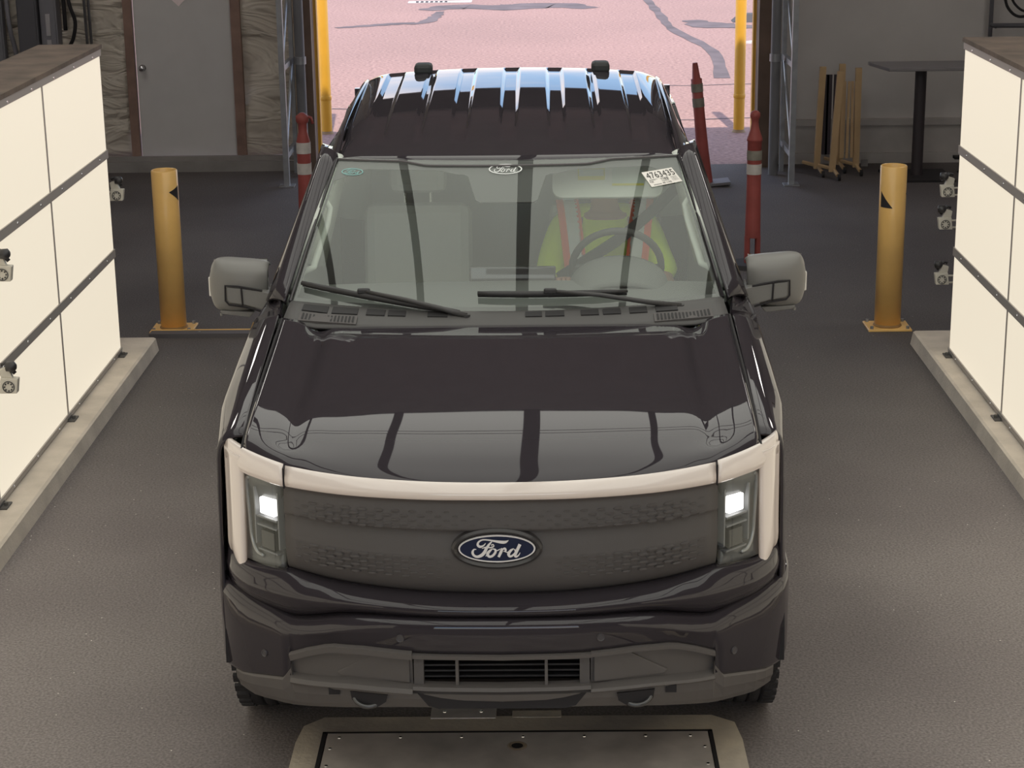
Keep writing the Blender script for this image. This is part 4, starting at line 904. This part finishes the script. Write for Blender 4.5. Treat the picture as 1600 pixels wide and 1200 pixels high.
# ================================================================== THINGS AROUND THE LANE
BOLY = mat('bollard_yellow', (.90, .55, .18), .4, coat=.3, var=.10, vscale=3)
BLK = mat('black_tape', (.03, .027, .03), .5)
def bollard(x, y, label, side):
    t = empty('bollard', (x, y, 0)); tag(t, label, 'bollard', None)
    MB().lathe([(.0, .0), (.084, .0), (.084, 1.055), (.079, 1.06), (.076, 1.055), (.076, .90), (0, .90)], n=40).build('post', BOLY, t, smooth=True, bev=0)
    MB().lathe([(0, 1.02), (.076, 1.02)], n=32).build('dark_fill', DARK, t)
    MB().box(-.14, .14, -.12, .12, 0, .014).build('base_plate', BOLY, t, bev=.003)
    mb = MB(); mb.lathe([(.086, .012), (.092, .018), (.084, .03)], n=32).build('weld', mat('weld_dirt', (.3, .17, .06), .7), t)
    for a in (-1, 1):
        for b in (-1, 1): MB().lathe([(0, .032), (.011, .032), (.011, .014)], (a*.115, b*.095, 0), n=6).build('anchor_bolt', STEEL, t)
    def wrap(poly, nm='tape_patch'):
        # poly in (angle, height) wrapped on the post
        v = []; 
        for (a0, a1, z00, z01, z10, z11) in poly:
            for k in range(9):
                f_ = k/8; a = a0+(a1-a0)*f_; zl, zh = z00+(z10-z00)*f_, z01+(z11-z01)*f_
                v += [(.0855*math.cos(a), .0855*math.sin(a), zl), (.0855*math.cos(a), .0855*math.sin(a), zh)]
        pyd(nm, v, [(2*k, 2*k+2, 2*k+3, 2*k+1) for k in range(8)], BLK, t, solid=.001)
    if side < 0: wrap([(-1.10, -.15, .925, .926, .86, .96)]); wrap([(-2.9, -3.3, .84, .85, .80, .90)])
    else: wrap([(-2.75, -1.75, .80, .90, .797, .800)]); wrap([(-.45, -.0, .88, .882, .86, .93)])
bollard(-2.40, 12.15, 'yellow steel bollard left of the truck beside the left light wall', -1)
bollard(2.26, 12.02, 'yellow steel bollard right of the truck beside the right light wall', 1)
t = MB().box(-2.52, -1.0, 11.92, 12.008, 0, .028).build('edge_strip', mat('rubber_edge', (.11, .10, .105), .7)); tag(t, 'low dark threshold strip with yellow rear edge at the foot of the left bollard', 'floor strip')
MB().box(-2.52, -1.0, 12.008, 12.024, 0, .032).build('yellow_line', BOLY, t)
for x in (-2.2, -1.78, -1.4): MB().lathe([(0, .032), (.008, .032), (.008, .026)], (x, 11.965, 0), n=8).build('screw', STEEL, t)
# delineator posts
REDM = mat('delineator_red', (.34, .075, .065), .55, var=.18, vscale=6); WHT = mat('reflective_white_band', (.62, .58, .54), .5, var=.15, vscale=14); GRB = mat('worn_grey_band', (.26, .24, .20), .6, var=.2, vscale=14)
def delineator(x, y, label, kind, worn):
    t = empty('delineator', (x, y, 0)); t.rotation_euler = (0, -.10 if kind == 'flat' else 0, 0); tag(t, label, 'traffic post')
    R = .052
    R = .052 if kind != 'flat' else .050
    if kind == 'knob': pr = [(R+.012, .0), (R+.006, .30), (R, .62), (R, .93), (R+.006, .935), (R+.004, .95), (R*.62, 1.02), (R*.48, 1.07), (R*.55, 1.09), (R*.72, 1.11), (R*.70, 1.135), (R*.4, 1.15), (0, 1.155)]
    elif kind == 'flat': pr = [(R+.02, 0), (R+.006, .30), (R, .62), (R, .965), (R*.75, .97), (R*.48, 1.10), (R*.42, 1.11), (0, 1.11)]
    else: pr = [(R+.012, .0), (R+.006, .30), (R, .62), (R, .85), (R*1.02, .855), (R*.65, .93), (R*.62, .99), (R*.95, 1.01), (R*.95, 1.05), (R*.3, 1.075), (0, 1.075)]
    if kind == 'knob':
        # the lower end is slotted: two legs
        MB().lathe([(R+.006, .22)]+pr[2:], n=28).build('post', REDM, t, smooth=True)
        for s in (-1, 1):
            v = []; 
            for z in (.0, .23):
                for k in range(7): a = (0 if s > 0 else PI)-1.05+2.1*k/6; v.append(((R+.008)*math.cos(a), (R+.008)*math.sin(a), z))
            pyd('post_leg', v, [(k, k+1, k+8, k+7) for k in range(6)], REDM, t, solid=.012)
    else: MB().lathe(pr, n=28).build('post', REDM, t, smooth=True)
    for (z0, z1), m_ in zip(((.690, .765), (.795, .865)) if kind == 'knob' else (((.765, .85), (.605, .69)) if kind == 'handle' else ((.85, .925), (.715, .795))), (worn if isinstance(worn, list) else [worn, worn])):
        MB().lathe([(R+.001, z0), (R+.0035, z0), (R+.0035, z1), (R+.001, z1)], n=28).build('reflective_band', m_, t, smooth=False)
    if kind == 'handle':
        MB().tube([(-R*.6, 0, 1.03), (.0, 0, 1.06), (R*1.3, 0, 1.035), (R*1.5, 0, .99)], .012, 6).build('handle_loop', REDM, t, smooth=True)
    if kind == 'flat': MB().box(-.16, .22, -.12, .12, 0, .025).build('base_plate', mat('grey_rubber_base', (.17, .16, .17), .7), t, bev=.004)
    else: MB().lathe([(0, .03), (.16, .03), (.19, .0)], n=8).build('base', mat('black_rubber_base', (.03, .028, .03), .8), t)
delineator(-1.79, 14.55, 'red traffic post with two white bands left of the truck cab', 'handle', WHT)
delineator(1.585, 13.85, 'red knobbed traffic post with slotted foot right of the truck above the mirror', 'knob', [WHT, GRB])
delineator(1.53, 17.2, 'red traffic post with grey bands on a square grey base near the exit', 'flat', [GRB, GRB])
# tall yellow poles outside
for x, y, lab in ((-2.26, 20.5, 'tall yellow pole outside on the left of the exit'), (2.15, 20.3, 'tall yellow pole outside on the right of the exit')):
    t = empty('yellow_pole', (x, y, 0)); tag(t, lab, 'pole')
    MB().lathe([(.058, 0), (.058, 3.6), (0, 3.62)], n=24).build('pole', YEL, t, smooth=True)
    MB().lathe([(.059, .36), (.063, .37), (.063, .40), (.059, .41)], n=24).build('pole_collar', YEL, t, smooth=True)
    MB().lathe([(.075, .0), (.062, .02), (.058, .03)], n=24).build('pole_foot', mat('pole_foot_grime', (.3, .2, .1), .7), t)
# folded yellow barricade
t = empty('folding_barricade', (2.78, 17.65, 0)); tag(t, 'folded yellow expanding barricade on castors standing by the right wall', 'barrier')
BY = mat('barricade_yellow', (.50, .34, .18), .6, var=.1)
for (x, y, lean, z1) in ((-.17, .0, .03, 1.00), (-.05, -.18, .05, .98), (.06, .20, .0, 1.0), (.19, .05, -.005, .98)):
    MB().prism([(-.028, 0), (.028, 0), (.028+lean, z1-.06), (-.028+lean, z1-.06)], lambda a, b: (x+a-lean*.3, y-.02, .06+b), lambda a, b: (x+a-lean*.3, y+.03, .06+b)).build('barrier_post', BY, t)
    MB().tube([(x-.13, y+.08, .11), (x, y, .085), (x+.02, y-.14, .05)], .018, 6).build('castor_arm', BY, t)
    MB().lathe([(0, -.012), (.03, -.012), (.03, .012), (0, .012)], (x+.03, y-.15, .032), 'x', 14).build('castor', DARK, t)
for i, x in enumerate((.02, .042, .064, .10, .122, .144)):
    dx = .02*(i-2.5)/2.5 if i > 3 else 0
    MB().prism([(-.012, .15), (.012, .15), (.012-dx, .86), (-.012-dx, .86)], lambda a, b: (x+a+dx*2, .04-.02*(i % 2), b), lambda a, b: (x+a+dx*2, .055-.02*(i % 2), b)).build('lattice_slat', BY, t)
for x in (-.105, -.075, -.01): MB().box(x-.024, x+.024, .06, .08, .18, .92).build('dark_slat', mat('dark_purple_steel', (.035, .025, .032), .6), t)
# tall pedestal table
t = empty('pedestal_table', (3.50, 17.5, 0)); tag(t, 'tall dark pedestal table with a grey top standing against the right wall', 'table')
MB().prism([(-.34, -.27), (.34, -.27), (.46, -.1), (.46, .26), (-.44, .26), (-.44, .18)], lambda a, b: (a, b, 1.0), lambda a, b: (a, b, 1.03)).build('table_top', mat('grey_table_top', (.22, .205, .21), .4), t, bev=.004)
MB().lathe([(.052, .02), (.052, 1.0)], n=20).build('pedestal', mat('dark_pedestal', (.045, .036, .04), .5), t, smooth=True)
MB().box(-.3, .3, -.3, .3, 0, .02).build('foot_plate', DARK, t); MB().lathe([(.10, .985), (.10, 1.0)], n=20).build('top_collar', DARK, t)
# scraper / small stand on the right
t = empty('cleaning_stick', (4.02, 17.7, 0)); tag(t, 'thin dark stick in a flat holder at the foot of the right wall', 'broom')
MB().tube([(0, 0, .02), (.015, 0, .50), (.02, 0, .72)], .010, 6).build('stick', DARK, t); MB().box(-.14, .14, -.05, .05, .13, .155).build('holder', DARK, t); MB().tube([(-.1, 0, .0), (0, 0, .13), (.1, 0, 0)], .008, 5).build('holder_leg', DARK, t)
t = MB().box(-.03, .03, -.02, .02, 0, .06).build('small_box', TRIMG); t.location = (3.12, 18.1, 0); tag(t, 'tiny pale box on the floor by the right wall left of the table', 'box')
# electrical boxes on the left of the back wall
GRB1 = mat('grey_steel_box', (.10, .098, .11), .5); GRB2 = mat('pale_steel_box', (.20, .195, .22), .5)
def ebox(x0, x1, z0, z1, d, m, label, parts=()):
    t = empty('electrical_box', ((x0+x1)/2, 18.30, z0)); w_ = (x1-x0)/2; tag(t, label, 'electrical box')
    MB().box(-w_, w_, -d, 0, 0, z1-z0).build('enclosure', m, t, bev=.008); MB().box(-w_+.015, w_-.015, -d-.012, -d, .015, z1-z0-.015).build('lid', m, t, bev=.004)
    for (a, b, c_, e, mm, nm) in parts: MB().box(a, b, -d-.03, -d-.012, c_, e).build(nm, mm, t)
LBL = mat('pale_print_label', (.42, .40, .42), .6)
ebox(-4.86, -4.67, 1.02, 2.3, .22, GRB1, 'dark grey electrical box in the top left corner')
ebox(-4.66, -4.50, 1.06, 2.4, .16, GRB2, 'pale grey electrical box beside the dark one top left', ((-.02, .02, .12, .22, LBL, 'switch_plate'), (-.02, .02, .26, .46, LBL, 'switch_plate'), (-.025, .0, .62, .66, LBL, 'switch')))
ebox(-5.25, -5.03, .90, 2.4, .10, GRB2, 'pale cabinet edge at the far left above the light wall')
def cable(pts, r_, label, m=DARK, cat='cable', name='cable'):
    o = MB().tube([tuple(q) for q in cr1(np.array(pts), 6)], r_, 7).build(name, m, smooth=True); return tag(o, label, cat)
cable([(-4.99, 18.2, 2.3), (-4.97, 18.15, 1.8), (-4.94, 18.1, 1.4), (-4.92, 18.15, 1.2), (-4.91, 18.2, .95)], .022, 'thick grey cable hanging left of the dark electrical box', GRB2)
cable([(-4.44, 18.2, 1.9), (-4.36, 18.1, 1.60), (-4.32, 18.1, 1.45), (-4.35, 18.12, 1.30), (-4.42, 18.2, 1.20), (-4.46, 18.2, 1.16)], .018, 'dark cable looping down beside the pale electrical box')
cable([(-4.45, 18.22, 2.3), (-4.44, 18.2, 1.8), (-4.44, 18.2, 1.36)], .02, 'short dark hose beside the pale electrical box')
for x, lab in ((-4.29, 'thin pale conduit running up the left back wall'), (-4.25, 'second thin conduit beside the pale one on the left back wall')):
    tag(MB().tube([(x+.03, 18.28, 1.05), (x, 18.28, 4.5)], .014, 8).build('conduit', STEEL, smooth=True), lab, 'pipe')
# pipes and cable at the top right
tag(MB().tube([(4.27, 18.2, .9), (4.27, 18.2, 4.5)], .02, 8).build('conduit', GRB2, smooth=True), 'vertical grey conduit high on the right back wall', 'pipe')
tag(MB().tube([(4.28, 18.0, 1.31), (4.22, 18.0, 1.33)], .02, 8).tube([(4.24, 18.0, 1.32), (5.3, 17.9, 1.32)], .022, 8).build('pipe_rail', GRB1, smooth=True), 'dark horizontal pipe at the top right corner', 'pipe')
tag(MB().tube([(4.42, 17.86, 1.20), (5.2, 17.5, .34)], .03, 8).build('brace_pipe', GRB1, smooth=True), 'dark sloping brace pipe at the top right corner', 'pipe')
cable([(4.36, 18.1, 2.0), (4.34, 18.0, 1.6), (4.40, 18.0, 1.45), (4.52, 18.0, 1.40), (4.7, 18.0, 1.5), (4.8, 18.1, 2.0)], .014, 'dark cable coiled on the wall at the top right')
cable([(4.42, 18.1, 2.0), (4.39, 18.0, 1.65), (4.45, 18.0, 1.50), (4.58, 18.0, 1.46), (4.75, 18.0, 1.7)], .012, 'second thinner cable inside the coil at the top right')
# sensor brackets around the light walls
BRK = mat('cream_bracket', (.62, .58, .50), .5); KNB = mat('black_knob', (.035, .033, .035), .4)
def bracket(x, y, z, s, label, L=.30, post=True):
    """s = direction in which the twin rods run back to the wall"""
    t = empty('sensor_bracket', (x, y, z)); tag(t, label, 'bracket', None)
    MB().prism([(-.045, -.04), (.035, -.04), (.045, .03), (-.035, .035)], lambda a, b: (a*-s, -.02, b), lambda a, b: (a*-s, .02, b)).build('clamp_body', BRK, t, bev=.004)
    MB().prism([(-.035, .035), (.02, .03), (.0, .085), (-.04, .07)], lambda a, b: (a*-s, -.012, b), lambda a, b: (a*-s, .012, b)).build('clamp_jaw', BRK, t, bev=.003)
    for k in range(8):
        a = 2*PI*k/8; MB().lathe([(0, -.004), (.004, -.004), (.004, 0)], (.018*math.cos(a), -.02, -.008+.018*math.sin(a)), 'y', 6).build('dial_mark', KNB, t)
    MB().lathe([(.028, -.003), (.024, -.003), (.024, 0)], (0, -.02, -.008), 'y', 20).build('dial_ring', KNB, t)
    MB().lathe([(0, -.03), (.022, -.025), (.024, .01), (.012, .02), (0, .02)], (s*-.02, -.01, .085), 'x', 14).build('knob', KNB, t, smooth=True)
    MB().tube([(-s*.03, 0, .05), (s*.01, 0, .10), (s*.03, 0, .09)], .010, 6).build('lever', KNB, t, smooth=True)
    for dz in (-.030, .012): MB().tube([(s*.02, .0, dz), (s*L, .0, dz)], .006, 6).build('rod', BRK, t)
    if post: MB().box(min(s*.27, s*.31), max(s*.27, s*.31), -.02, .02, -z+.086, .08).build('mounting_post', GRB1, t)
bracket(-2.556, 11.45, 1.035, -1, 'cream sensor bracket at the far end of the left light wall')
bracket(-2.40, 8.342, 1.258, -1, 'cream sensor bracket at the left picture edge half way up the left light wall', .16, False)
bracket(-2.40, 8.284, .751, -1, 'cream sensor bracket low at the left picture edge in front of the lowest panels', .16, False)
bracket(2.448, 11.30, 1.031, 1, 'topmost of the three cream sensor brackets at the end of the right light wall')
bracket(2.446, 11.31, .832, 1, 'middle of the three cream sensor brackets at the end of the right light wall', .26, False)
bracket(2.444, 11.32, .49, 1, 'lowest of the three cream sensor brackets at the end of the right light wall', .26, False)
# steel cover plate in its concrete rim
PLT = mat('worn_steel_plate', (.52, .47, .43), .5, metal=.0, var=.25, vscale=5, bump=.05)
RIMC = mat('stained_concrete_rim', (.80, .70, .54), .85, col2=(.30, .265, .24, 1), vscale=2.2, bump=.3, bscale=50)
o = MB()
o.prism([(-.89, 4.2), (-.885, 6.20), (-.87, 6.33), (-.80, 6.40), (.62, 6.40), (.70, 6.34), (.715, 6.20), (.715, 4.2), (.61, 4.2), (.61, 6.285), (-.795, 6.285), (-.795, 4.2)], lambda a, b: (a, b, -.03), lambda a, b: (a, b, .006))
tag(o.build('trim_3', RIMC), kind='structure')
t = empty('floor_hatch', (-.09, 6.26, 0)); tag(t, 'worn steel cover plate with a drain hole set in the floor at the bottom centre', 'floor plate')
n = 20; hv = [(-.03+.016*math.cos(2*PI*k/n), -.105+.022*math.sin(2*PI*k/n)) for k in range(n)]
MB().box(-.685, .685, -2.0, 0, -.01, .010).build('plate', PLT, t)
MB().lathe([(.020, .0105), (.030, .0125), (.036, .0105)], (.0, -.105, 0), n=14).build('hole_ring', mat('rusty_ring', (.36, .28, .20), .6), t)
MB().lathe([(0, .0108), (.021, .0108)], (.0, -.105, 0), n=14).build('drain_hole', DARK, t)
for x in (-.64, -.42, -.2, .02, .24, .46, .62): MB().lathe([(0, .0135), (.006, .013), (.007, .010)], (x, -.035, 0), n=8).build('screw', CHROME, t)
for y in (-.12, -.25, -.38):
    for x in (-.665, .665): MB().lathe([(0, .0135), (.006, .013), (.007, .010)], (x, y, 0), n=8).build('screw', CHROME, t)
MB().box(-.705, .70, .004, .018, -.01, .008).box(-.705, -.69, -2, .018, -.01, .008).box(.69, .703, -2, .018, -.01, .008).build('frame_gap', DARK, t)
t = MB().box(-.12, .12, -.05, .05, 0, .010).build('small_plate', PLT, bev=.002); t.location = (-.29, 6.43, 0); tag(t, 'small dark steel plate lying at the front of the floor hatch under the bumper', 'floor plate')
for x in (-.07, .065): MB().lathe([(0, .014), (.007, .013), (.008, .010)], (x, .0, 0), n=8).build('screw', CHROME, t)
t = MB().box(-.09, .09, -.028, .028, 0, .008).build('small_plate', RIMC, bev=.002); t.location = (-.02, 6.415, 0); tag(t, 'paler narrow plate right of the small dark steel plate', 'floor plate')
# outside: marks and things on the sunlit ground
PNT = mat('road_paint_white', (.55, .52, .50), .7, var=.2, vscale=3)
PATCH = mat('tar_and_shadow_tone', (.115, .088, .090), .8, var=.3, vscale=2)
def patch(pts, w_, label, m=PATCH, z=.004):
    P_ = cr1(np.array(pts), 5); mb = MB(); v = []; n = len(P_)
    for i in range(n):
        d = P_[min(i+1, n-1)]-P_[max(i-1, 0)]; l = math.hypot(*d[:2]); nx, ny = -d[1]/l, d[0]/l; q = w_*(.5+.5*random.random())*(P_[i][2] if len(P_[i]) > 2 else 1)
        v += [(P_[i][0]+nx*q, P_[i][1]+ny*q, z), (P_[i][0]-nx*q, P_[i][1]-ny*q, z)]
    return tag(mb.add(v, [(2*i, 2*i+2, 2*i+3, 2*i+1) for i in range(n-1)]).build('tar_and_shadow_patch', m), label, 'road mark')
patch([(-3.3, 31.9, .6), (-2.8, 32.2, 1), (-2.3, 32.5, 1.3), (-1.9, 32.6, .8), (-1.75, 33.6, .6), (-1.7, 34.6, .6)], .22, 'dark crack line on the sunlit ground left of the truck roof')
patch([(-2.0, 34.9, .5), (-1.4, 35.5, 1.2), (-.6, 35.3, 1.5), (.3, 35.6, 1.3), (1.0, 34.9, .5)], .5, 'dark stain on the sunlit ground at the top centre')
patch([(2.1, 36.5, .8), (2.15, 33.5, 1), (2.2, 31.0, 1), (2.55, 27.9, 1), (2.4, 24.8, 1)], .11, 'wavering dark line painted as a fence shadow on the sunlit ground right of the truck')  # dark strip standing in for a fence's cast shadow
patch([(2.6, 32.5, .6), (2.9, 31.6, 1.3), (3.6, 31.2, .8)], .35, 'dark patch on the sunlit ground beside the right yellow pole')
patch([(1.0, 21.5, 1), (1.6, 21.2, 1), (2.3, 21.3, 1), (3.2, 21.2, 1)], .03, 'thin dark seam across the ground by the right yellow pole')
patch([(1.3, 24.3, 1), (1.9, 24.1, 1), (2.6, 24.2, 1), (3.2, 24.1, 1)], .03, 'second thin dark seam farther out on the ground')
patch([(-2.4, 22.4, 1), (-1.9, 22.3, 1), (-1.5, 22.4, 1)], .03, 'short dark seam on the ground at the left of the exit')
t = MB().box(-2.4, -1.2, 36.4, 36.8, .002, .008).build('painted_mark', PNT); tag(t, 'white painted mark with a drain grate at the top of the ground', 'road mark')
for k in range(7): MB().box(-2.25+k*.09, -2.2+k*.09, 36.45, 36.6, .008, .02).build('grate_slot', DARK, t)
t = empty('sign_stand', (3.60, 32.2, 0)); tag(t, 'white post on a dark rubber foot outside right of the exit', 'sign post')
MB().prism([(-.34, -.2), (.34, -.2), (.34, .2), (-.34, .2)], lambda a, b: (a, b, 0), lambda a, b: (a*.6, b*.6, .13)).build('rubber_foot', mat('rubber_foot_black', (.06, .055, .06), .7), t)
MB().lathe([(.035, .1), (.035, 1.7), (0, 1.7)], (.12, 0, 0), n=12).build('white_post', mat('white_post_paint', (.8, .8, .8), .5), t)
t = MB().prism([(-.3, -.06), (.25, -.12), (.35, .05), (-.1, .12)], lambda a, b: (a, b, .0), lambda a, b: (a*.9, b*.9, .03)).build('white_debris', PNT); t.location = (3.35, 28.9, 0); tag(t, 'flat white scrap on the sunlit ground right of the yellow pole', 'debris')

# added fill lights near the tent roof, unseen, brightening the far walls
for i, (x, y) in enumerate(((-4.4, 15.6), (4.4, 15.4), (-4.4, 12.2), (4.4, 12.2))):
    t = empty('added_fill_light', (x, y, 4.75)); tag(t, 'added unseen fill light under the tent roof, ' + ('far left', 'far right', 'left', 'right')[i] + ' of the lane', 'ceiling light')
    MB().box(-.3, .3, -.6, .6, 0, .06).build('fill_body', STEEL, t); MB().box(-.28, .28, -.58, .58, -.012, 0).build('fill_diffuser', mat('lit_fill_panel', (.5, .5, .5), .5, emit=(1, .95, .88), es=FILL_L), t)
    MB().tube([(0, 0, .06), (0, 0, .45)], .01, 6).build('hanger', STEEL, t)
